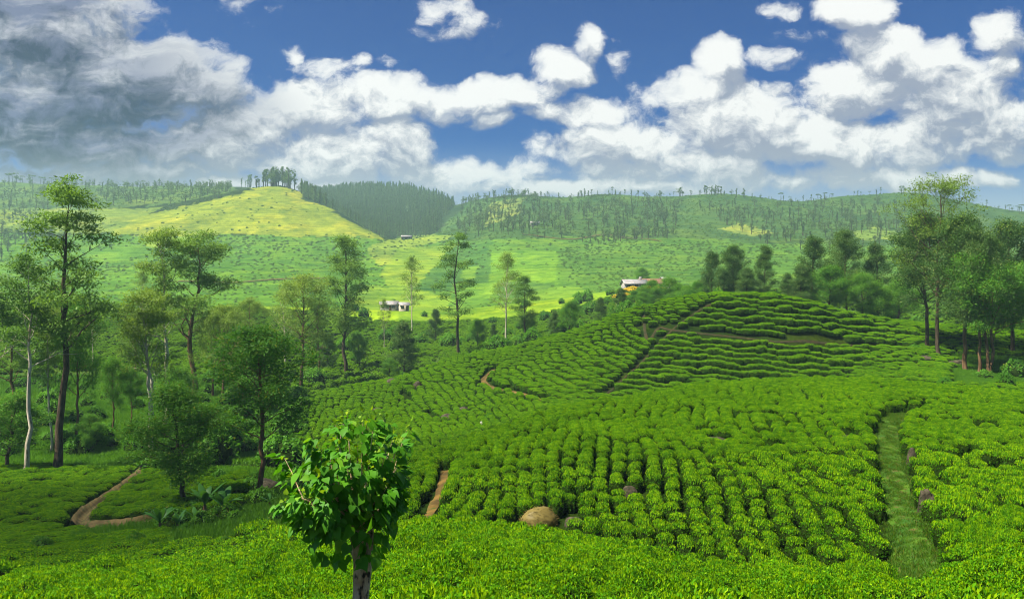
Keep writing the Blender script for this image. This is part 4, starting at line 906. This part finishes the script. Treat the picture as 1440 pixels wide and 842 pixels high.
# ------------------------------------------------------------------ far trees on the skyline, one mesh each
def far_tree(name, seed, h, form):
    r = np.random.default_rng(seed); sp = Soup(); n = 7; t = np.linspace(0, 1, n)
    tr = np.stack([np.cumsum(r.normal(size=n) * .015 * h), np.cumsum(r.normal(size=n) * .015 * h), t * h * .95], 1); tr[0] = (0, 0, -2)
    sp.tube(tr, .028 * h * (1 - t) + .08, 5); nt = len(sp.Q[0])
    tot = 0
    C = []
    if form == 'tuft': C = [(tr[-1] + r.normal(size=3) * np.array([.07, .07, .05]) * h, .10 * h) for _ in range(5)] + [(tr[4] + r.normal(size=3) * .07 * h, .06 * h) for _ in range(3)]
    if form == 'slender': C = [(np.array([tr[-1][0] * u + r.normal() * .04 * h, r.normal() * .04 * h, h * (.35 + .65 * u)]), .075 * h) for u in np.linspace(0, 1, 9)]
    if form == 'round': C = [(np.array([r.normal() * .13 * h, r.normal() * .13 * h, h * r.uniform(.4, .95)]), .16 * h) for _ in range(11)]
    if form == 'umbrella': C = [(np.array([math.cos(a) * .24 * h, math.sin(a) * .24 * h, h * r.uniform(.86, .97)]), .12 * h) for a in np.linspace(0, 6.28, 9)]
    if form == 'cone': C = [(np.array([r.normal() * .1 * h * (1 - u), r.normal() * .1 * h * (1 - u), h * (.1 + .9 * u)]), h * (.17 * (1 - u) + .035)) for u in np.linspace(0, 1, 12)]
    for c, R_ in C:
        m = 34; dv = rdir(m, r); p = c + dv * (r.uniform(0, 1, m) ** .5 * R_)[:, None] * np.array([1, 1, .75 if form != 'umbrella' else .35])
        L = .075 * h * r.uniform(.6, 1.2, m); sp.leaves(p, rdir(m, r), dv + np.array([0, 0, .5]) + .5 * rdir(m, r), L, L * .6, .05); tot += m
    return sp.mesh(name, [M['conifer'] if form == 'cone' else M['dist'], M['bark_dark']], midx=np.concatenate([np.ones(nt), np.zeros(tot)]))
FT = {f: [far_tree('ridge_tree', 300 + 10 * i + k, 12, f) for k in range(3)] for i, f in enumerate(('tuft', 'slender', 'round', 'umbrella', 'cone'))}
r = np.random.default_rng(17)
def ridge_at(px):
    d = np.linspace(620, 1250, 260); z = H((px - CX) / FPX * d, d); k = int(np.argmax(z / d)); return at(px, float(d[k]) - 3)
def far(P, h, f, label, group):
    o = obj('ridge_tree', FT[f][r.integers(0, 3)]); s = h / 12; o.location = P; o.rotation_euler = (0, 0, r.uniform(0, 6.28)); o.scale = (s, s, s); return tag(o, label, 'tree', group)
def ridge_row(n, x0, x1, hpx, forms, label, group, back=0):
    for x_ in np.sort(r.uniform(x0, x1, n)):
        P = ridge_at(x_); d = P.y - r.uniform(0, 1) * back
        P = at(x_, d); far(P, r.uniform(*hpx) * P.y / FPX, forms[r.integers(0, len(forms))], label, group)
ridge_row(16, 10, 95, (8, 15), ['round', 'umbrella', 'tuft'], 'tree in the dark clump at the left end of the skyline', 'clump at the left end of the skyline')
ridge_row(34, 95, 330, (4, 10), ['tuft', 'slender', 'round', 'umbrella'], 'small tree on the long left skyline before the sunlit hill', 'left skyline trees')
ridge_row(16, 338, 372, (8, 18), ['slender', 'tuft'], 'slender tree on the skyline left of the dark summit stand', 'slender trees left of the summit stand')
ridge_row(34, 370, 418, (14, 27), ['slender', 'slender', 'round'], 'tall tree of the dense stand crowning the sunlit yellow hill', 'stand crowning the sunlit hill', back=25)
ridge_row(12, 418, 445, (5, 10), ['round', 'tuft'], 'low tree running down the shoulder right of the summit stand', 'trees on the shoulder of the sunlit hill')
ridge_row(58, 620, 860, (4, 11), ['tuft', 'slender', 'slender'], 'thin tree spaced along the skyline of the central hill', 'central skyline trees', back=20)
ridge_row(48, 860, 1060, (5, 13), ['tuft', 'slender', 'round'], 'small tree on the skyline above the belt of trees', 'skyline trees above the belt', back=15)
ridge_row(54, 1060, 1440, (4, 12), ['tuft', 'round', 'slender', 'umbrella'], 'small tree on the skyline of the right hand hill', 'skyline trees of the right hill', back=15)
# woods on the far slopes that read as one mass
def wood(name, polys, n, hrange, forms, label, dmin, mind=330):
    out = []
    for poly, share in polys:
        xs = [p[0] for p in poly]; got = 0; tries = 0
        P = sample(int(n * share * 14), min(xs), max(xs), mind, 1330, r); z = H(P[:, 0], P[:, 1]); px = px_of(P[:, 0], P[:, 1]); py = CY - FPX * z / P[:, 1]
        k = in_poly(px, py, poly); out.append(P[k][:int(n * share)])
    P = np.concatenate(out); P = P[thin(P, dmin)]; m = len(P); protos = [proto(x_) for f in forms for x_ in FT[f]]
    s = r.uniform(*hrange, m) / 12
    scatter(name, np.stack([P[:, 0], P[:, 1], H(P[:, 0], P[:, 1])], 1), np.stack([np.zeros(m), np.zeros(m), r.uniform(0, 6.28, m)], 1), np.stack([s, s, s], 1), r.integers(0, len(protos), m), protos, label, 'woodland')
    print(name, m)
wood('conifer_forest', [([(424,280),(424,262),(560,258),(640,285),(612,330),(545,338),(500,318),(462,294)], 1.0)], 3400, (9, 15), ['cone'], 'dark dense conifer plantation filling the fold right of the sunlit hill', 3.2, 800)
wood('hillside_wood', [([(640,335),(650,285),(740,272),(770,290),(700,330)], .14), ([(700,330),(760,285),(960,285),(950,335),(850,345)], .28), ([(960,290),(1280,285),(1280,330),(1080,338),(1000,312)], .22), ([(0,262),(330,264),(300,284),(0,300)], .24), ([(0,300),(60,305),(90,345),(0,370)], .07), ([(1060,335),(1290,330),(1290,350),(1060,352)], .05)], 2300, (5, 11), ['round', 'slender', 'round'], 'scattered woodland over the upper slopes of the far hills', 4.2)
# scrub and field bushes on the far slopes
P = sample(90000, -200, 1640, 330, 1000, r); z = H(P[:, 0], P[:, 1]); px = px_of(P[:, 0], P[:, 1]); py = CY - FPX * z / P[:, 1]
dens = np.full(len(P), .30)
for kd, poly, c in FIELDS:
    k = in_poly(px, py, poly); dens[k] = {'tea': .5, 'rough': .45, 'scrub': .8, 'lime': .04, 'dark tea': .22, 'gold': .07, 'pasture': .1, 'valley': .25, 'forest': 0}[kd]
P = P[r.uniform(0, 1, len(P)) < dens * (.55 + .45 * fnoise(P[:, 0], P[:, 1], .04, 21))]; m = len(P); s = r.uniform(.35, 1.0, m) ** 1.3 * np.clip(P[:, 1] / 500, .8, 1.3)
print('scrub', m)
scatter('hillside_scrub', np.stack([P[:, 0], P[:, 1], H(P[:, 0], P[:, 1]) - .2], 1), np.stack([0 * s, 0 * s, r.uniform(0, 6.28, m)], 1), np.stack([s, s, s * .75], 1), r.integers(0, 3, m), [proto(x_) for x_ in SCRUB], 'scrub and tea bushes speckling the far hillsides', 'scrub')
# ------------------------------------------------------------------ grass of the clearing
r = np.random.default_rng(55)
sp = Soup(); n = 40; C = np.concatenate([r.normal(size=(n, 2)) * .16, r.uniform(.06, .18, (n, 1))], 1)
sp.leaves(C, np.concatenate([r.normal(size=(n, 2)) * .5, np.ones((n, 1))], 1), rdir(n, r), r.uniform(.22, .5, n), np.full(n, .035), .03)
TUFT = [proto(sp.mesh('grass_tuft', [M['grass']]))]; TUFT2 = [proto(sp.mesh('trodden_tuft', [M['pathgrass']]))]
def lawn(name, P, smin, smax, label, tuft=TUFT):
    m = len(P); s = r.uniform(smin, smax, m)
    scatter(name, np.stack([P[:, 0], P[:, 1], H(P[:, 0], P[:, 1])], 1), np.stack([0 * s, 0 * s, r.uniform(0, 6.28, m)], 1), np.stack([s, s, s], 1), np.zeros(m), tuft, label, 'grass')
P = sample(16000, 0, 430, 84, 155, r); px = px_of(P[:, 0], P[:, 1]); lawn('valley_grass', P[clear_of_paths(P)], 1.0, 2.2, 'rough grass of the valley floor and the bright clearing')
G = [p for p in PATHS if abs(p[1] - 0.95) < 1e-6][0][0]; k = r.integers(0, len(G), 3600); P = G[k] + r.normal(size=(3600, 2)) * np.array([.42, .3]); P = P[fnoise(P[:, 0], P[:, 1], 1.1, 31) > -.9]; lawn('path_grass', P, .22, .6, 'short grass growing on the path between the tea blocks', TUFT2)
P = sample(9000, 60, 440, 31, 80, r); k = clear_of_paths(P) & ((px_of(P[:, 0], P[:, 1]) > 215) & (P[:, 1] > 40) | (px_of(P[:, 0], P[:, 1]) > 100) & (P[:, 1] > 50) & (P[:, 1] < 54.5)) & (r.uniform(size=len(P)) < .7); lawn('bank_weeds', P[k], .7, 1.7, 'weeds and rough grass on the bank round the banana plants')
P = sample(5000, 1275, 1460, 92, 124, r); lawn('grove_grass', P, .8, 1.6, 'grass under the tall grove on the right')

# ------------------------------------------------------------------ banana plants
def banana(px, py, hpx, label, seed, nl=8):
    r = np.random.default_rng(seed); P = pt(px, py); h = hpx * P.y / FPX; root = empty('banana_plant', P, r.uniform(0, 6.28)); tag(root, label, 'banana plant')
    sp = Soup(); t = np.linspace(0, 1, 6); st = np.stack([.05 * h * t * r.normal(), .05 * h * t * r.normal(), t * h * .42], 1) if False else np.stack([.04 * h * t, .02 * h * t, -.1 + t * h * .45], 1)
    sp.tube(st, .055 * h * (1 - .45 * t) + .02, 8); obj('stem', sp.mesh('banana_stem', [M['bark_brown']], smooth=True), root)
    for k in range(nl):
        a = k * 2.4 + r.uniform(-.3, .3); L = h * r.uniform(.55, .8); up = R(r.uniform(50, 86)); n = 9
        p = [st[-1]]; e = up
        for q_ in range(n - 1):
            e -= R(r.uniform(3, 10)); p.append(p[-1] + np.array([math.cos(a) * math.cos(e), math.sin(a) * math.cos(e), math.sin(e)]) * L / (n - 1))
        p = np.array(p); wd = L * .135 * np.sin(np.pi * np.clip(np.linspace(-.1, 1, n), 0.02, .99)) ** .6; sd = np.array([-math.sin(a), math.cos(a), 0])
        Vv = []
        for q_ in range(n): Vv += [p[q_] - sd * wd[q_] + np.array([0, 0, -.25 * wd[q_] + .05 * wd[q_] * r.normal()]), p[q_], p[q_] + sd * wd[q_] + np.array([0, 0, -.25 * wd[q_] + .05 * wd[q_] * r.normal()])]
        Q = [(3 * q_ + j, 3 * q_ + j + 1, 3 * q_ + j + 4, 3 * q_ + j + 3) for q_ in range(n - 1) for j in range(2)]
        obj('leaf', mesh_np('banana_leaf', Vv, Q, None, [M['banana']], smooth=True), root)
banana(227, 752, 46, 'leftmost banana plant, full rosette beside the ditch end', 1, 9)
banana(250, 748, 30, 'small banana plant at the right foot of the leftmost one', 2, 6)
banana(286, 734, 58, 'banana plant with tall upright leaves in the middle of the clump', 3, 8)
banana(311, 733, 50, 'rightmost banana plant of the clump, leaves spread wide', 4, 8)
banana(274, 742, 34, 'short banana plant leaning left below the tall middle one', 5, 5)
banana(380, 716, 28, 'lone young banana shoot near the slim brown trunk', 6, 4)

# ------------------------------------------------------------------ pollarded tree with broad leaves close to the viewpoint
D0 = 6.5
def W3(px, py, dy=0.0): return np.array([(px - CX) / FPX * (D0 + dy), D0 + dy, (CY - py) / FPX * (D0 + dy)])
r = np.random.default_rng(8)
base = np.array([W3(503, 900)[0], D0, float(H(W3(503, 900)[0], D0)[0])]); root = empty('pollarded_tree', base)
tag(root, 'pollarded young shade tree with broad glossy heart shaped leaves rising from the bottom edge', 'tree')
def loc(v): return np.asarray(v) - base
wood_ = Soup(); head = W3(502, 742)
tp = np.array([base + [0, 0, -.3], base + [.0, 0, .3], W3(506, 960), W3(505, 842), W3(504, 790), head]); tp = np.array([np.array([np.interp(u, np.linspace(0, 1, 6), tp[:, c]) for c in range(3)]) for u in np.linspace(0, 1, 22)])
ph = np.linspace(0, 9, 22); wood_.tube(tp - base + np.stack([.006 * np.sin(ph * 3), 0 * ph, 0 * ph], 1), .046 + .004 * np.sin(ph * 5) + np.where(np.arange(22) > 19, .02, 0), 14)
stub = W3(519, 775); wood_.tube(np.array([W3(512, 842), W3(517, 800), W3(520, 762), W3(522, 735)]) - base, [.035, .034, .03, .022], 8)
tips = []
ENV = [(585,.50,.0),(600,.62,.0)]
for k in range(54):
    a = r.uniform(0, 6.28); tx = r.uniform(414, 560); ty = 578 + 30 * ((tx - 515) / 85) ** 2 + 26 * (tx < 470) + abs(r.normal()) * 52
    if tx < 440: ty += 26
    tip = W3(tx, min(ty, 700), r.uniform(-.42, .42))
    if k > 42: tip = W3(*[(398, 640), (572, 604), (560, 622), (516, 584), (408, 672), (560, 655), (552, 690), (440, 612), (400, 705), (540, 590), (425, 730)][k - 43], r.uniform(-.3, .2))
    mid = head + (tip - head) * .5 + np.array([(tip - head)[0] * .18, r.normal() * .04, -.03])
    c = np.array([head, head + (mid - head) * .5 + [0, 0, .02], mid, mid + (tip - mid) * .55 + [0, 0, .02], tip]); wood_.tube(c - base, [.016, .011, .007, .004, .002], 5); tips.append(c)
obj('trunk', wood_.mesh('pollard_trunk', [M['bark_fg']], smooth=True), root)
def big_leaves(sp, C, tipdir, nrm, L):
    """heart shaped blades folded a little along the midrib; C is where the stalk joins"""
    t = unit(tipdir); s = unit(np.cross(nrm, t)); u = np.cross(t, s)
    prof = [(-.10, .20), (.04, .40), (.24, .46), (.48, .36), (.72, .19), (.88, .08)]
    mid = [0.0, .10, .26, .48, .72, .88]
    n = len(C); L = L[:, None]; Vs = []
    curl = np.array([-.10 * q_ * q_ for q_ in mid])
    for k, (p, q_) in enumerate(prof):
        for sg in (-1, 0, 1):
            al = mid[k] if sg == 0 else p; Vs.append(C + t * L * al + s * L * sg * q_ + u * L * ((.10 * q_ if sg else 0) + curl[k] * 1.8))
    Vs.append(C + t * L * 1.04 + u * L * (-.24)); V = np.stack(Vs, 1)
    Q = [(3 * k + j, 3 * k + j + 1, 3 * k + j + 4, 3 * k + j + 3) for k in range(5) for j in range(2)]; Tt = [(15, 16, 18), (16, 17, 18)]
    off = (np.arange(n) * 19)[:, None, None]; sp.add(V.reshape(-1, 3), (np.array(Q)[None] + off).reshape(-1, 4), (np.array(Tt)[None] + off).reshape(-1, 3))
crown = Soup(); cen = W3(490, 672); C = []; Tn = []; Nn = []; Ls = []
for c in tips:
    m = r.integers(14, 21) * (2 if len(C) > 560 else 1)
    for q_ in range(m):
        u = min(1.0, r.uniform(.32, 1.12)); p = np.array([np.interp(u * 4, range(5), c[:, k]) for k in range(3)])
        out = unit(p - cen + r.normal(size=3) * .06); dr = unit(out * np.array([1, 1, .2]) + r.normal(size=3) * .45 + np.array([0, 0, -.62]))
        C.append(p + dr * r.uniform(.03, .10)); Tn.append(dr); Nn.append(unit(out * .8 + np.array([0, 0, .65]) + r.normal(size=3) * .35)); Ls.append(r.uniform(.045, .105) * (1.15 if u < .75 else .85))
for k in range(340):   # leaves hanging lower round the head of the trunk
    tx = r.uniform(415, 560); ty = r.uniform(655, 792); 
    if abs(tx - (492 + (700 - ty) * .05)) > np.interp(ty, [655, 700, 740, 792], [86, 76, 62, 40]): continue
    p = W3(tx, ty, r.uniform(-.30, .30)); out = unit(p - W3(500, 690)); dr = unit(out * np.array([.7, .7, 0]) + r.normal(size=3) * .35 + np.array([0, 0, -.95]))
    C.append(p); Tn.append(dr); Nn.append(unit(out + np.array([0, -.25, .5]) + r.normal(size=3) * .35)); Ls.append(r.uniform(.055, .125))
big_leaves(crown, np.array(C) - base, np.array(Tn), np.array(Nn), np.array(Ls)); old = len(C)
C = []; Tn = []; Nn = []; Ls = []
for c in tips:      # the youngest leaves at the shoot tips are small and yellow green
    for q_ in range(r.integers(3, 7)):
        p = c[-1] + r.normal(size=3) * np.array([.03, .03, .02]) + np.array([0, 0, r.uniform(-.01, .05)]); dr = unit(r.normal(size=3) + np.array([0, 0, .6])); C.append(p); Tn.append(dr); Nn.append(unit(r.normal(size=3) + np.array([0, 0, .8]))); Ls.append(r.uniform(.018, .05))
big_leaves(crown, np.array(C) - base, np.array(Tn), np.array(Nn), np.array(Ls)); new_ = len(C)
midx = np.concatenate([np.zeros(old * 10), np.ones(new_ * 10), np.zeros(old * 2), np.ones(new_ * 2)])
obj('crown', crown.mesh('pollard_crown', [M['bigleaf'], M['youngleaf']], smooth=True, midx=midx), root)

# ------------------------------------------------------------------ houses
def box(sp, x0, x1, y0, y1, z0, z1):
    V = [(x0,y0,z0),(x1,y0,z0),(x1,y1,z0),(x0,y1,z0),(x0,y0,z1),(x1,y0,z1),(x1,y1,z1),(x0,y1,z1)]
    sp.add(V, [(0,3,2,1),(4,5,6,7),(0,1,5,4),(1,2,6,5),(2,3,7,6),(3,0,4,7)])
def house(P, wd, dp, h, rise, rz, wall, roof, label, nwin=3, group=None, name='house', cat='house', chimney=False):
    o = empty(name, P, rz); tag(o, label, cat, group); sp = Soup(); box(sp, -wd / 2, wd / 2, -dp / 2, dp / 2, -2.5, h)
    V = [(-wd/2, -dp/2, h), (-wd/2, dp/2, h), (-wd/2, 0, h + rise), (wd/2, -dp/2, h), (wd/2, dp/2, h), (wd/2, 0, h + rise)]; sp.add(V, None, [(0, 2, 1), (3, 4, 5)])
    obj('wall', sp.mesh('house_wall', [M[wall]]), o)
    sp = Soup(); ov = .5; k = rise / (dp / 2); th = .12
    for sg in (-1, 1):
        y0 = sg * (dp / 2 + ov); z0 = h - ov * k + .05; y1 = 0; z1 = h + rise + .05; x0 = -wd / 2 - ov; x1 = wd / 2 + ov
        V = [(x0,y0,z0),(x1,y0,z0),(x1,y1,z1),(x0,y1,z1),(x0,y0,z0+th),(x1,y0,z0+th),(x1,y1,z1+th),(x0,y1,z1+th)]; sp.add(V, [(0,1,2,3),(4,7,6,5),(0,4,5,1),(1,5,6,2),(3,2,6,7),(0,3,7,4)])
    rf = obj('roof', sp.mesh('house_roof', [M[roof]]), o)
    if chimney:
        sp = Soup(); box(sp, wd * .22, wd * .22 + .8, -.4, .4, h + rise * .4, h + rise + 1.0); obj('chimney', sp.mesh('chimney', [M['white']]), rf)
    for q_ in range(nwin):
        cx_ = -wd / 2 + wd * (q_ + .5) / nwin
        if q_ == nwin // 2:
            sp = Soup(); box(sp, cx_ - .5, cx_ + .5, -dp / 2 - .06, -dp / 2 + .02, 0, 2.1); obj('door', sp.mesh('house_door', [M['wood']]), o)
        else:
            sp = Soup(); box(sp, cx_ - .7, cx_ + .7, -dp / 2 - .05, -dp / 2 + .02, .95, 2.15); wn = obj('window', sp.mesh('house_window', [M['glassdark']]), o)
            sp = Soup(); box(sp, cx_ - .85, cx_ + .85, -dp / 2 - .12, -dp / 2 + .02, .78, .93); obj('sill', sp.mesh('house_sill', [M['white']]), wn)
    return o
house(at(892, 282), 8.0, 6, 2.0, 1.4, .10, 'white', 'tin', 'white walled bungalow with pale grey roof on the wooded knoll', 3, chimney=True)
house(at(917, 286), 9.0, 6, 1.9, 1.6, -.12, 'cream', 'redroof', 'bungalow with faded red roof beside the white one on the knoll', 3)
house(at(937, 292), 4.5, 4, 2.6, 1.4, .5, 'cream', 'tin', 'small pale gabled outhouse right of the red roofed bungalow', 2)
house(at(541, 330), 3.5, 4, 2.4, 1.0, .2, 'white', 'tin', 'bright white house among the village trees', 2)
house(at(552, 322), 4.5, 4, 2.6, 1.2, -.3, 'white', 'tin', 'largest white house of the village, near the pale airy tree', 3)
house(at(568, 318), 3.5, 4, 2.4, 1.0, .3, 'cream', 'tin', 'cream house right of the largest village house', 2)
house(at(752, 730), 8, 5, 2.6, 1.3, .1, 'white', 'tin', 'pale farmhouse alone on the upper central slope', 3)
house(at(572, 720), 9, 5, 2.4, 1.2, .0, 'wood', 'tin', 'low brown shed in the notch under the conifer forest', 3)
# yellow flowering hedge by the bungalow
for (x_, d_, s_, lab) in [(884, 262, 1.9, 'yellow flowering bush at the bend of the bungalow drive'), (878, 250, 1.9, 'yellow flowering bush lowest along the bungalow drive'), (914, 272, 1.7, 'yellow flowering bush under the red roofed bungalow wall'), (924, 273, 1.7, 'yellow flowering bush at the right part of the bungalow wall'), (890, 272, 1.6, 'yellow flowering bush under the white bungalow')]:
    me = bush_mesh('flowering_bush', 1.0, 1.0, 700, .24, int(x_), M['yellowflower'], flat=1.6, lump=.2, wfac=.6, ax=1.6); o = obj('flowering_bush', me); P = at(x_, d_); o.location = P; o.scale = (s_, s_, s_ * .9); tag(o, lab, 'bush')

# ------------------------------------------------------------------ air, and an added cloud above it to shade the ground
hz, t, o_ = new_mat('haze_air'); o_m = t.node('ShaderNodeVolumePrincipled'); o_m.inputs['Color'].default_value = (.52, .85, .84, 1); o_m.inputs['Density'].default_value = HAZE; o_m.inputs['Anisotropy'].default_value = .2
t.l.new(o_m.outputs[0], o_.inputs['Volume'])
zmin = float(Zg.min()); sp = Soup(); box(sp, -13000, 13000, -120, 6200, zmin - 1, 172); tag(obj('haze', sp.mesh('haze', [hz])), 'thin pale haze lying over valley and hills', 'haze', kind='stuff')
def shade_cloud(cx_, cy_, z_, sx, sy, sz, seed, dens):
    m_, t, o_ = new_mat('shade_cloud_vapour'); v = t.node('ShaderNodeVolumePrincipled'); v.inputs['Color'].default_value = (.95, .96, .98, 1); v.inputs['Density'].default_value = dens; t.l.new(v.outputs[0], o_.inputs['Volume'])
    V, F = ICO3; rr = 1 + .22 * noise3(V, 2.5, seed) + .12 * noise3(V, 6, seed + 1); o = obj('shade_cloud', mesh_np('shade_cloud', V * rr[:, None] * np.array([sx, sy, sz]), None, F, [m_], smooth=True)); o.location = (cx_, cy_, z_); tag(o, kind='structure')
def shade(gx_, gy_, z_, sx, sy, sz, seed, dens):
    k = z_ / TO_SUN.z; shade_cloud(gx_ + TO_SUN.x * k, gy_ + TO_SUN.y * k, z_, sx, sy, sz, seed, dens)
shade(-47, 46, 900, 31, 27, 45, 1, .013)  # added cloud, out of view towards the sun, darkens the lower left ground
